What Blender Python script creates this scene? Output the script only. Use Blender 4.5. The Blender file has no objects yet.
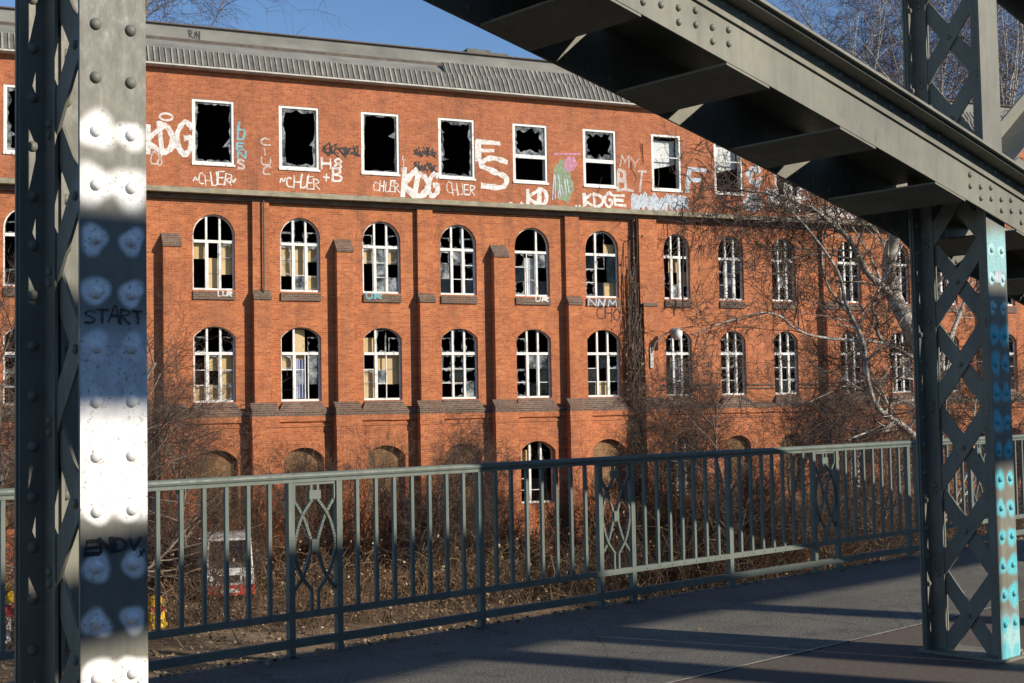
import bpy, math, random
import numpy as np
from mathutils import Vector, Matrix, noise
random.seed(7)
PI=math.pi; R=math.radians
scn=bpy.context.scene; COL=scn.collection
# ------------------------------------------------------------------ camera
H=1.6; FPX=1333.43; PITCH=.0509; ROLL=.0180
_F=Vector((0,math.cos(PITCH),math.sin(PITCH))); _U0=Vector((0,-math.sin(PITCH),math.cos(PITCH))); _R0=Vector((1,0,0))
_R=_R0*math.cos(ROLL)-_U0*math.sin(ROLL); _U=_U0*math.cos(ROLL)+_R0*math.sin(ROLL)
cd=bpy.data.cameras.new('camera'); cam=bpy.data.objects.new('camera',cd); COL.objects.link(cam)
cd.sensor_width=36; cd.lens=FPX/1024*36; cd.clip_start=.05; cd.clip_end=3000
m=Matrix((( _R.x,_U.x,-_F.x,0),(_R.y,_U.y,-_F.y,0),(_R.z,_U.z,-_F.z,H),(0,0,0,1)))
cam.matrix_world=m; scn.camera=cam
def ray(x,y): return _F+_R*((x-512)/FPX)-_U*((y-341.5)/FPX)
def at(x,y,Y):                       # point seen at pixel x,y at forward distance Y
    r=ray(x,y); t=Y/r.y; return Vector((0,0,H))+r*t
# local frames
TB=.7345; TF=.4164; DB=46.659
a_=Vector((math.cos(TB),math.sin(TB),0)); b_=Vector((-a_.y,a_.x,0))
A_=Vector((math.cos(TF),math.sin(TF),0)); N_=Vector((-A_.y,A_.x,0))
GZ=-4.0                              # ground level below the bridge
def fac(x,y,dep=0.):                 # pixel -> (u,z) on the facade plane
    r=ray(x,y); t=(DB+dep)/r.dot(N_); p=r*t; return p.dot(A_),H+p.z
def bri(x,y,D):
    r=ray(x,y); t=D/r.dot(b_); p=r*t; return p.dot(a_),H+p.z
def gnd(x,y,z=0.):
    r=ray(x,y); t=(z-H)/r.z; return Vector((0,0,H))+r*t
# ------------------------------------------------------------------ mesh helper
class MB:
    def __init__(s): s.v=[]; s.f=[]; s.mi=[]; s.col=None; s.cur=0; s.sm=set()
    def face(s,*i): s.f.append(tuple(i)); s.mi.append(s.cur)
    def quadp(s,a,b,c,d):
        n=len(s.v); s.v+= [tuple(a),tuple(b),tuple(c),tuple(d)]; s.face(n,n+1,n+2,n+3)
    def box(s,x0,x1,y0,y1,z0,z1):
        n=len(s.v)
        s.v+=[(x,y,z) for z in (z0,z1) for y in (y0,y1) for x in (x0,x1)]
        for q in ((0,2,3,1),(4,5,7,6),(0,1,5,4),(2,6,7,3),(0,4,6,2),(1,3,7,5)): s.face(*[n+i for i in q])
    def hexa(s,p):                   # 8 points: bottom 4 ccw, top 4 ccw
        n=len(s.v); s.v+=[tuple(q) for q in p]
        for q in ((0,3,2,1),(4,5,6,7),(0,1,5,4),(1,2,6,5),(2,3,7,6),(3,0,4,7)): s.face(*[n+i for i in q])
    def bar(s,p,q,w,t,up=(0,1,0)):   # rectangular bar p->q, w across (in plane), t along up
        p=Vector(p);q=Vector(q);d=(q-p).normalized();up=Vector(up)
        sd=d.cross(up).normalized()*(w/2);u2=sd.cross(d).normalized()*(t/2)
        s.hexa([p-sd-u2,p+sd-u2,p+sd+u2,p-sd+u2,q-sd-u2,q+sd-u2,q+sd+u2,q-sd+u2])
    def prism(s,poly,f0,f1):         # poly: 2d list; f0/f1 map 2d->3d
        n=len(s.v);k=len(poly)
        s.v+=[tuple(f0(*q)) for q in poly]+[tuple(f1(*q)) for q in poly]
        s.face(*[n+i for i in range(k)][::-1]); s.face(*[n+k+i for i in range(k)])
        for i in range(k): j=(i+1)%k; s.face(n+i,n+j,n+k+j,n+k+i)
    def tube(s,pts,rad,n=6,cap=True):
        pts=[Vector(p) for p in pts]; base=len(s.v); up=None
        for i,p in enumerate(pts):
            d=(pts[min(i+1,len(pts)-1)]-pts[max(i-1,0)]).normalized()
            if up is None: up=Vector((0,0,1)) if abs(d.z)<.9 else Vector((1,0,0))
            x=d.cross(up)
            if x.length<1e-4: x=d.orthogonal()
            x.normalize(); y=x.cross(d); up=y
            r=rad[i] if isinstance(rad,(list,tuple)) else rad
            for k in range(n):
                c=2*PI*k/n; s.v.append(tuple(p+x*(r*math.cos(c))+y*(r*math.sin(c))))
        for i in range(len(pts)-1):
            for k in range(n):
                k2=(k+1)%n; o=base+i*n
                s.face(o+k,o+k2,o+n+k2,o+n+k)
        if cap and n>3:
            s.face(*[base+k for k in range(n)][::-1]); o=base+(len(pts)-1)*n; s.face(*[o+k for k in range(n)])
    def dome(s,c,nrm,r,h,n=10,rings=3):   # rivet head
        c=Vector(c);nrm=Vector(nrm).normalized();x=nrm.orthogonal().normalized();y=nrm.cross(x)
        base=len(s.v); f0=len(s.f)
        for j in range(rings):
            t=j/rings*PI/2
            for k in range(n):
                g=2*PI*k/n; s.v.append(tuple(c+(x*math.cos(g)+y*math.sin(g))*(r*math.cos(t))+nrm*(h*math.sin(t))))
        s.v.append(tuple(c+nrm*h))
        for j in range(rings-1):
            for k in range(n):
                k2=(k+1)%n; s.face(base+j*n+k,base+j*n+k2,base+(j+1)*n+k2,base+(j+1)*n+k)
        for k in range(n): s.face(base+(rings-1)*n+k,base+(rings-1)*n+(k+1)%n,base+rings*n)
        s.sm.update(range(f0,len(s.f)))
    def build(s,name,mat,parent=None,off=(0,0,0),smooth=False,cols=None):
        me=bpy.data.meshes.new(name)
        v=s.v if off==(0,0,0) else [(p[0]-off[0],p[1]-off[1],p[2]-off[2]) for p in s.v]
        me.from_pydata(v,[],s.f)
        for mt in (mat if isinstance(mat,list) else [mat]): me.materials.append(mt)
        if any(s.mi): me.polygons.foreach_set('material_index',s.mi)
        if smooth: me.polygons.foreach_set('use_smooth',[True]*len(s.f))
        elif s.sm: me.polygons.foreach_set('use_smooth',[i in s.sm for i in range(len(s.f))])
        if cols is not None:
            at_=me.color_attributes.new('paint','FLOAT_COLOR','POINT'); at_.data.foreach_set('color',np.array(cols,dtype=np.float32).ravel())
        me.update()
        o=bpy.data.objects.new(name,me); COL.objects.link(o)
        if parent: o.parent=parent
        return o
def tag(o,label=None,cat=None,group=None,kind=None):
    if label: o['label']=label
    if cat: o['category']=cat
    if group: o['group']=group
    if kind: o['kind']=kind
    return o
def thing(name,label,cat,loc=(0,0,0),rz=0,group=None):
    o=bpy.data.objects.new(name,None); COL.objects.link(o); o.location=loc; o.rotation_euler=(0,0,rz); o.empty_display_size=.2
    return tag(o,label,cat,group)
def copy_tree(o,parent=None):
    c=o.copy(); COL.objects.link(c)
    if parent: c.parent=parent
    for ch in [x for x in bpy.data.objects if x.parent==o]: copy_tree(ch,c)
    return c
# ------------------------------------------------------------------ materials
def new_mat(name):
    m=bpy.data.materials.new(name); m.use_nodes=True; nt=m.node_tree; b=nt.nodes['Principled BSDF']; return m,nt,b
def N(nt,t,**k):
    n=nt.nodes.new(t)
    for a,v in k.items():
        if a in n.inputs.keys(): n.inputs[a].default_value=v
        else: setattr(n,a,v)
    return n
def ramp(nt,fac,stops):
    r=N(nt,'ShaderNodeValToRGB'); e=r.color_ramp.elements
    while len(e)<len(stops): e.new(.5)
    for x,(p,c) in zip(e,stops): x.position=p; x.color=(*c,1) if len(c)==3 else c
    nt.links.new(fac,r.inputs['Fac']); return r.outputs['Color']
def mix(nt,f,a,b,blend='MIX'):
    m=N(nt,'ShaderNodeMix',data_type='RGBA',blend_type=blend)
    for s,v in ((m.inputs[0],f),(m.inputs[6],a),(m.inputs[7],b)):
        if hasattr(v,'is_linked'): nt.links.new(v,s)
        elif isinstance(v,(int,float)): s.default_value=v
        else: s.default_value=(*v,1)
    return m.outputs[2]
def noise_fac(nt,scale,detail=6,rough=.6,vec=None,stretch=None):
    tc=N(nt,'ShaderNodeTexCoord'); v=vec or tc.outputs['Object']
    if stretch:
        mp=N(nt,'ShaderNodeMapping'); mp.inputs['Scale'].default_value=stretch; nt.links.new(v,mp.inputs['Vector']); v=mp.outputs['Vector']
    n=N(nt,'ShaderNodeTexNoise',Scale=scale,Detail=detail,Roughness=rough); nt.links.new(v,n.inputs['Vector']); return n.outputs['Fac']
def bump(nt,b,h,strength=.3,dist=.01):
    bp=N(nt,'ShaderNodeBump',Strength=strength,Distance=dist); nt.links.new(h,bp.inputs['Height']); nt.links.new(bp.outputs['Normal'],b.inputs['Normal'])
def simple(name,c1,c2,scale=8,rough=.7,metal=0,bs=.2,bd=.01,stretch=None):
    m,nt,b=new_mat(name); f=noise_fac(nt,scale,stretch=stretch)
    nt.links.new(ramp(nt,f,[(.3,c1),(.7,c2)]),b.inputs['Base Color']); b.inputs['Roughness'].default_value=rough; b.inputs['Metallic'].default_value=metal
    if bs: bump(nt,b,f,bs,bd)
    return m
def brick_mat(name,c1,c2,mortar,soot=.5,big=(.8,1.15)):
    m,nt,b=new_mat(name); tc=N(nt,'ShaderNodeTexCoord'); sx=N(nt,'ShaderNodeSeparateXYZ'); nt.links.new(tc.outputs['Object'],sx.inputs[0])
    ad=N(nt,'ShaderNodeMath',operation='ADD'); nt.links.new(sx.outputs[0],ad.inputs[0]); nt.links.new(sx.outputs[1],ad.inputs[1])
    cb=N(nt,'ShaderNodeCombineXYZ'); nt.links.new(ad.outputs[0],cb.inputs[0]); nt.links.new(sx.outputs[2],cb.inputs[1])
    br=N(nt,'ShaderNodeTexBrick',Scale=1.0); br.inputs['Brick Width'].default_value=.25; br.inputs['Row Height'].default_value=.0755
    br.inputs['Mortar Size'].default_value=.011; br.inputs['Mortar Smooth'].default_value=.3; br.inputs['Bias'].default_value=-.1
    br.inputs['Color1'].default_value=(*c1,1); br.inputs['Color2'].default_value=(*c2,1); br.inputs['Mortar'].default_value=(*mortar,1)
    nt.links.new(cb.outputs[0],br.inputs['Vector'])
    f1=noise_fac(nt,.35,8,.62); v1=ramp(nt,f1,[(.25,(big[0],)*3),(.75,(big[1],)*3)])
    c=mix(nt,1.,br.outputs['Color'],v1,'MULTIPLY')
    f2=noise_fac(nt,2.2,9,.7); c=mix(nt,1.,c,ramp(nt,f2,[(.3,(.78,.74,.72)),(.62,(1.08,1.08,1.08))]),'MULTIPLY')
    f3=noise_fac(nt,1.1,7,.7,stretch=(1.2,1.2,.16)); w=ramp(nt,f3,[(.52,(0,0,0)),(.74,(soot,)*3)])
    c=mix(nt,w,c,(.09,.05,.035))
    f4=noise_fac(nt,.9,8,.75,stretch=(.7,.7,1.3)); c=mix(nt,ramp(nt,f4,[(.62,(0,0,0)),(.78,(.22,.22,.22))]),c,(.50,.33,.22))
    f5=noise_fac(nt,1.7,9,.8,stretch=(1,1,.5)); c=mix(nt,ramp(nt,f5,[(.62,(0,0,0)),(.72,(.6,.6,.6))]),c,(.13,.055,.03))
    f6=noise_fac(nt,.55,8,.72,stretch=(1.6,1.6,.35)); c=mix(nt,ramp(nt,f6,[(.50,(0,0,0)),(.72,(.5,.5,.5))]),c,(.20,.085,.045))
    f7=noise_fac(nt,16,5,.75); c=mix(nt,1.,c,ramp(nt,f7,[(.32,(.62,.58,.56)),(.5,(1,1,1)),(.70,(1.22,1.2,1.16))]),'MULTIPLY')
    nt.links.new(c,b.inputs['Base Color']); b.inputs['Roughness'].default_value=.9
    bump(nt,b,br.outputs['Fac'],-.35,.01)
    return m
M={}
M['brick']=brick_mat('red_brick',(.51,.155,.048),(.32,.080,.026),(.40,.20,.105),.6)
M['brick_top']=brick_mat('top_brick',(.44,.137,.052),(.31,.084,.034),(.37,.175,.095),.65)
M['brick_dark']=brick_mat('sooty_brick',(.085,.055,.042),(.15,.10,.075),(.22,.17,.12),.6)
M['infill']=brick_mat('infill_brick',(.25,.135,.05),(.17,.085,.036),(.24,.16,.09),.6)
def metal_mat(name,col,painted=False,rough=.52):
    m,nt,b=new_mat(name)
    f=noise_fac(nt,3.,8,.65); base=ramp(nt,f,[(.3,tuple(c*.82 for c in col)),(.7,tuple(c*1.12 for c in col))])
    f2=noise_fac(nt,22.,8,.7,stretch=(1,1,.5)); base=mix(nt,ramp(nt,f2,[(.63,(0,0,0)),(.72,(.65,.65,.65))]),base,(.12,.075,.045))
    f3=noise_fac(nt,5.,7,.7,stretch=(2.2,2.2,.18)); base=mix(nt,ramp(nt,f3,[(.47,(0,0,0)),(.72,(.5,.5,.5))]),base,tuple(c*.45 for c in col))
    f4=noise_fac(nt,9.,8,.75,stretch=(1.6,1.6,.22)); base=mix(nt,ramp(nt,f4,[(.62,(0,0,0)),(.74,(.45,.45,.45))]),base,(.16,.085,.045))
    f8=noise_fac(nt,34,6,.8); base=mix(nt,ramp(nt,f8,[(.66,(0,0,0)),(.70,(.55,.55,.55))]),base,tuple(min(1,c*1.9) for c in col)); f9=noise_fac(nt,17,7,.8,stretch=(1,1,.8)); base=mix(nt,ramp(nt,f9,[(.68,(0,0,0)),(.71,(.8,.8,.8))]),base,(.07,.045,.03))
    f5=noise_fac(nt,1.3,6,.6); base=mix(nt,1.,base,ramp(nt,f5,[(.3,(.8,.82,.84)),(.7,(1.15,1.12,1.06))]),'MULTIPLY')
    if painted:
        at_=N(nt,'ShaderNodeVertexColor',layer_name='paint')
        gr=ramp(nt,noise_fac(nt,70,5,.7),[(.30,(0,0,0)),(.44,(1,1,1))]); am=N(nt,'ShaderNodeMath',operation='MULTIPLY'); nt.links.new(at_.outputs['Alpha'],am.inputs[0]); nt.links.new(gr,am.inputs[1])
        pc=mix(nt,1.,at_.outputs['Color'],ramp(nt,noise_fac(nt,14,7,.7,stretch=(1.5,1,.4)),[(.3,(.80,.79,.77)),(.6,(1,1,1))]),'MULTIPLY')
        base=mix(nt,am.outputs[0],base,pc)
    nt.links.new(base,b.inputs['Base Color']); b.inputs['Roughness'].default_value=rough
    rr=ramp(nt,f2,[(.3,(rough-.08,)*3),(.75,(rough+.3,)*3)]); nt.links.new(rr,b.inputs['Roughness'])
    bump(nt,b,noise_fac(nt,40,6,.6),.12,.003)
    return m
STEEL=(.185,.183,.150)
M['steel']=metal_mat('grey_green_steel_paint',STEEL)
M['steel_spray']=metal_mat('sprayed_steel_paint',STEEL,True)
M['rail']=metal_mat('railing_paint',(.125,.152,.134))
M['white']=simple('weathered_white_paint',(.62,.61,.57),(.80,.79,.75),6,.6,bs=.1)
_m=M['white']; _nt=_m.node_tree; _b=_nt.nodes['Principled BSDF']; _src=_b.inputs['Base Color'].links[0].from_socket
_nt.links.new(mix(_nt,ramp(_nt,noise_fac(_nt,5,9,.8,stretch=(1.3,1.3,.7)),[(.54,(0,0,0)),(.64,(.85,.85,.85))]),_src,(.16,.125,.095)),_b.inputs['Base Color'])
M['concrete']=simple('stained_concrete',(.17,.15,.10),(.36,.33,.24),2.2,.9,stretch=(1,1,2))
M['concrete_pale']=simple('grimy_pale_board',(.34,.33,.29),(.60,.58,.53),3,.8,stretch=(1,1,3))
M['roof']=simple('roof_felt',(.13,.13,.118),(.25,.245,.22),1.6,.85,stretch=(.4,1,1))
M['rib']=simple('ribbed_roof_sheet',(.17,.165,.148),(.36,.345,.305),3,.6)
M['rib_dark']=simple('dark_roof_sheet',(.07,.068,.06),(.14,.135,.12),3,.8)  # darker tone for the sheets between the ribs and for the hatch
M['rust']=simple('rusty_flashing',(.06,.048,.038),(.13,.10,.08),4,.8)
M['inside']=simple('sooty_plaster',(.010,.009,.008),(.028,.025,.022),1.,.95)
M['board']=simple('yellowed_plywood',(.42,.29,.13),(.58,.44,.24),1.2,.75,stretch=(1,1,.3))
M['curtain']=simple('dirty_pale_cloth',(.45,.47,.47),(.66,.67,.66),3,.9,stretch=(6,1,.6))
M['bluecloth']=simple('blue_cloth',(.16,.2,.34),(.45,.48,.6),5,.9,stretch=(5,1,.5))
def glass_mat():
    m,nt,b=new_mat('broken_dirty_glass'); f=noise_fac(nt,4.,6)
    nt.links.new(ramp(nt,f,[(.35,(.16,.19,.21)),(.65,(.5,.52,.51))]),b.inputs['Base Color']); b.inputs['Roughness'].default_value=.12
    nt.links.new(ramp(nt,f,[(.35,(.12,)*3),(.7,(.75,)*3)]),b.inputs['Alpha']); return m
M['glass']=glass_mat()
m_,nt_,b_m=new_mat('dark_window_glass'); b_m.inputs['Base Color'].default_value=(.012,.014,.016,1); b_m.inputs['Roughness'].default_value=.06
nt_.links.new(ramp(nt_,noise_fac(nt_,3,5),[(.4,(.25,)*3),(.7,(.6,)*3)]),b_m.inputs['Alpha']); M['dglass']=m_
def asphalt():
    m,nt,b=new_mat('worn_asphalt'); f=noise_fac(nt,.8,9,.65); g=noise_fac(nt,55,3,.75); g2=noise_fac(nt,140,2,.6)
    c=ramp(nt,f,[(.3,(.085,.081,.070)),(.7,(.155,.146,.124))]); c=mix(nt,1.,c,ramp(nt,g,[(.34,(.35,.35,.36)),(.5,(1,1,1)),(.68,(1.75,1.7,1.6))]),'MULTIPLY')
    c=mix(nt,1.,c,ramp(nt,g2,[(.35,(.7,.7,.7)),(.65,(1.3,1.3,1.28))]),'MULTIPLY')
    c=mix(nt,ramp(nt,noise_fac(nt,3.5,9,.75),[(.54,(0,0,0)),(.66,(.75,.75,.75))]),c,(.05,.045,.04))
    c=mix(nt,ramp(nt,noise_fac(nt,6,9,.8,stretch=(.5,1.6,1)),[(.60,(0,0,0)),(.70,(.45,.45,.45))]),c,(.24,.22,.185))
    tc=N(nt,'ShaderNodeTexCoord'); wn=N(nt,'ShaderNodeTexNoise',Scale=2.5,Detail=6); nt.links.new(tc.outputs['Object'],wn.inputs['Vector'])
    wv=mix(nt,.18,tc.outputs['Object'],wn.outputs['Color']); vo=N(nt,'ShaderNodeTexVoronoi',feature='DISTANCE_TO_EDGE',Scale=.75); nt.links.new(wv,vo.inputs['Vector'])
    c=mix(nt,ramp(nt,vo.outputs['Distance'],[(.001,(.5,.5,.5)),(.008,(0,0,0))]),c,(.03,.026,.023))
    nt.links.new(c,b.inputs['Base Color']); b.inputs['Roughness'].default_value=.88; bump(nt,b,g,.9,.008); return m
M['asphalt']=asphalt()
M['paving']=simple('brown_road_paving',(.07,.054,.042),(.125,.096,.074),30,.9,bs=.5,bd=.006)
M['joint']=simple('pale_joint',(.20,.18,.15),(.42,.39,.33),25,.9)
def ground_mat():
    m,nt,b=new_mat('leaf_strewn_soil'); f=noise_fac(nt,.25,8,.65); g=noise_fac(nt,6,8,.75)
    c=ramp(nt,f,[(.3,(.085,.055,.03)),(.5,(.16,.11,.065)),(.62,(.25,.19,.12)),(.72,(.07,.075,.03))])
    c=mix(nt,1.,c,ramp(nt,g,[(.3,(.35,.33,.3)),(.7,(1.5,1.45,1.35))]),'MULTIPLY')
    nt.links.new(c,b.inputs['Base Color']); b.inputs['Roughness'].default_value=.95; bump(nt,b,g,.8,.08); return m
M['soil']=ground_mat()
def bark(name,c1,c2,mk,amt):
    m,nt,b=new_mat(name); f=noise_fac(nt,6,7,.7); c=ramp(nt,f,[(.35,c1),(.65,c2)])
    g=noise_fac(nt,3.2,7,.75,stretch=(1,1,3.)); c=mix(nt,ramp(nt,g,[(.52,(0,0,0)),(.6,(amt,)*3)]),c,mk)
    nt.links.new(c,b.inputs['Base Color']); b.inputs['Roughness'].default_value=.9; bump(nt,b,g,.5,.02); return m
M['bark']=bark('grey_brown_bark',(.11,.085,.065),(.24,.195,.15),(.05,.04,.03),.7)
M['birch']=bark('pale_birch_bark',(.42,.39,.35),(.64,.61,.56),(.05,.042,.035),.85)
M['palebark']=bark('patchy_pale_bark',(.24,.20,.16),(.58,.54,.48),(.06,.05,.04),.8)
M['twig']=simple('dark_twig_bark',(.045,.028,.020),(.105,.066,.046),2,.85,bs=0)
M['twig_red']=simple('reddish_twig_bark',(.05,.028,.024),(.12,.066,.05),2,.85,bs=0)
M['cane']=simple('brown_bramble_cane',(.028,.017,.011),(.24,.145,.075),.55,.9,bs=0)
M['dryleaf']=simple('dry_brown_leaf',(.13,.07,.03),(.34,.22,.11),2.5,.9,bs=0)
M['paleleaf']=simple('pale_dead_leaf',(.22,.15,.085),(.46,.36,.24),3,.9,bs=0)
M['ivy']=simple('dull_green_leaf',(.03,.045,.015),(.08,.10,.035),3,.7,bs=0)
def paint(name,c):
    m=simple(name,tuple(x*.8 for x in c),tuple(min(1,x*1.08) for x in c),5,.7,bs=.05); nt=m.node_tree; b=nt.nodes['Principled BSDF']
    nt.links.new(ramp(nt,noise_fac(nt,7,9,.8),[(.33,(.25,)*3),(.56,(.97,)*3)]),b.inputs['Alpha']); return m
M['g_white']=paint('white_spray',(.78,.76,.72)); M['g_black']=paint('black_spray',(.022,.022,.024)); M['g_blue']=paint('turquoise_spray',(.20,.47,.52))
M['g_pale']=paint('pale_thin_spray',(.58,.50,.45)); M['g_green']=paint('green_spray',(.24,.33,.20)); M['g_pink']=paint('pink_spray',(.55,.25,.36)); M['g_grey']=paint('pale_blue_spray',(.50,.56,.62))
M['g_orange']=paint('orange_spray',(.5,.2,.08))
M['yellow']=simple('yellow_plastic',(.62,.34,.02),(.78,.47,.03),4,.45,bs=.03); M['red']=simple('red_paint',(.36,.03,.025),(.5,.05,.035),4,.5,bs=.03)
M['vanwhite']=simple('white_van_paint',(.40,.39,.36),(.62,.61,.58),3,.4,bs=0); M['black']=simple('black_rubber',(.012,.012,.012),(.03,.03,.03),6,.8)
M['chrome']=simple('lamp_metal',(.25,.26,.26),(.42,.42,.41),4,.4,metal=.3); M['lampglass']=simple('milky_lamp_glass',(.7,.7,.66),(.8,.8,.77),4,.25,bs=0)
# ------------------------------------------------------------------ light and sky
SUN_AZ=63.0; SUN_EL=23.3      # azimuth: degrees to the right of straight behind the camera
ce=math.cos(R(SUN_EL)); sdir=Vector((math.sin(R(SUN_AZ))*ce,-math.cos(R(SUN_AZ))*ce,math.sin(R(SUN_EL))))
sl=bpy.data.lights.new('sun','SUN'); sl.energy=5.0; sl.angle=R(.53); sl.color=(1.,.90,.76)
so=bpy.data.objects.new('sun',sl); COL.objects.link(so); so.rotation_euler=sdir.to_track_quat('Z','Y').to_euler(); so.location=(20,-20,30)
w=bpy.data.worlds.new('World'); scn.world=w; w.use_nodes=True; nt=w.node_tree
bg=nt.nodes['Background']; sk=nt.nodes.new('ShaderNodeTexSky'); sk.sky_type='NISHITA'; sk.sun_disc=False
sk.sun_elevation=R(SUN_EL); sk.sun_rotation=math.atan2(sdir.x,sdir.y); sk.altitude=50; sk.air_density=.65; sk.dust_density=0.02; sk.ozone_density=1.0
hs=nt.nodes.new('ShaderNodeHueSaturation'); hs.inputs['Saturation'].default_value=1.12; nt.links.new(sk.outputs[0],hs.inputs['Color']); nt.links.new(hs.outputs[0],bg.inputs['Color']); bg.inputs['Strength'].default_value=.13
vs=scn.view_settings; vs.view_transform='Standard'; vs.look='None'; vs.gamma=1; vs.exposure=0.27; vs.use_curve_mapping=False
scn.render.engine='CYCLES'; scn.cycles.max_bounces=6; scn.cycles.transparent_max_bounces=12

# ================================================================== BRIDGE
def zb(u): d=u-4.38; return 3.455-.195*d-.0037*d*d       # lower edge of the lower chord
ZU=2.03                                                   # upper chord above the lower one
D1=4.138; PW=.2337; PD=.539; CN=4.12; CF=4.86
def rnd_halo(seed):
    rs=random.Random(seed); ph=[rs.uniform(0,6.28) for _ in range(3)]; am=[rs.uniform(.04,.16) for _ in range(3)]
    return lambda g: 1+sum(A*math.sin((i+1)*g+p) for i,(A,p) in enumerate(zip(am,ph)))
def sm(x,e0,e1):
    t=min(1,max(0,(x-e0)/(e1-e0))); return t*t*(3-2*t)
RZ=[.758-.1783*4+.1783*k for k in range(40)]
def make_halos(colrad):
    hs=[]
    for k,z in enumerate(RZ):
        for c,fx in enumerate((.235,.765)):
            r=colrad(z,c,k)
            if r: hs.append((fx*PW,z,*r,rnd_halo(k*2+c)))
    return hs
def paint_eval(u,z,halos,fields):
    col=[0,0,0]; al=0
    for f in fields:
        c,al2=f(u,z)
        if al2>0: col=[x*(1-al2)+y*al2 for x,y in zip(col,c)] if al>0 else list(c); al=1-(1-al)*(1-al2)
    for hu,hz,r,c,soft,fn in halos:
        dz=z-hz
        if abs(dz)>r*1.9: continue
        du=u-hu; d=math.hypot(du,dz); rr=r*fn(math.atan2(dz,du))
        t=1-sm(d,rr*(1-soft),rr*(1+soft*.6))
        if t>0:
            col=[x*(1-t)+y*t for x,y in zip(col,c)] if al>0 else list(c); al=1-(1-al)*(1-t)
    return (*col,al)
WHITE=(.86,.86,.85); CYAN=(.10,.50,.58)
def left_rad(z,c,k):
    if z>2.60 or z<-.05: return None
    if z>2.45: return (.068 if c==0 else .052,WHITE,.45)
    if z>2.2: return (.072,WHITE,.5)
    if z<.80: return (.070 if c else .066,WHITE,.25)
    return ((.046 if c else .050),WHITE,.3)
def lf1(u,z):   # broad white spray in the middle, and a fainter wash above it
    n=noise.noise((u*5,z*4,1.3))*.03
    return WHITE, sm(z+n,1.245,1.30)*(1-sm(z+n,1.555,1.625))
def lf2(u,z):
    n=noise.noise((u*4,z*5,4.3))*.04
    return (.80,.82,.84),.85*sm(z+n,1.52,1.60)*(1-sm(z+n,1.74,2.0))
def lf3(u,z):
    n=noise.noise((u*6,z*6,9.))*.02
    return WHITE,.75*sm(z+n,2.285,2.32)*(1-sm(z+n,2.36,2.40))*(1-sm(abs(u-.12),.09,.12))
def right_rad(z,c,k):
    if z>2.68 or z<-.05: return None
    rs=random.Random(k*7+c); return (rs.uniform(.045,.075) if z<2.1 else .04,(.09+rs.random()*.05,.50,.58) if z<2.1 else (.45,.72,.74),.35)
def rf1(u,z):
    n=noise.noise((u*4,z*5,2.3))*.05
    return (.30,.62,.66),.75*sm(z+n,2.33,2.42)*(1-sm(z+n,2.58,2.70))
def rf2(u,z):
    n=noise.noise((u*6,z*7,12.3))*.05
    return (.35,.66,.70),.8*(1-sm(z+n,.18,.34))
def flange(parent,u0,D,zt,halos,fields,paintz):
    mb=MB(); cols=[]
    if halos is not None:
        nx=44; dz=.0055; nz=int(paintz/dz)
        for j in range(nz+1):
            for i in range(nx+1):
                u=i/nx*PW; z=j*dz; mb.v.append((u0+u,D,z)); cols.append(paint_eval(u,z,halos,fields))
        for j in range(nz):
            for i in range(nx): o=j*(nx+1)+i; mb.face(o,o+1,o+nx+2,o+nx+1)
        pz=nz*dz; mb.box(u0,u0+PW,D+.0015,D+.012,0,pz); mb.box(u0,u0+PW,D,D+.012,pz,zt)
    else: mb.box(u0,u0+PW,D,D+.012,0,zt)
    for z in RZ:
        if .05<z<(zb(u0)-.05):
            for fx in (.235,.765): mb.dome((u0+fx*PW,D,z),(0,-1,0),.0205,.017,12,4)
    if halos is not None:
        while len(cols)<len(mb.v):
            x,y,z=mb.v[len(cols)]; cols.append(paint_eval(x-u0,z,halos,fields) if y<D+.001 and z<pz else (0,0,0,0))
        return mb.build('flange_plate',M['steel_spray'],parent,cols=cols)
    return mb.build('flange_plate',M['steel'],parent)
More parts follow.
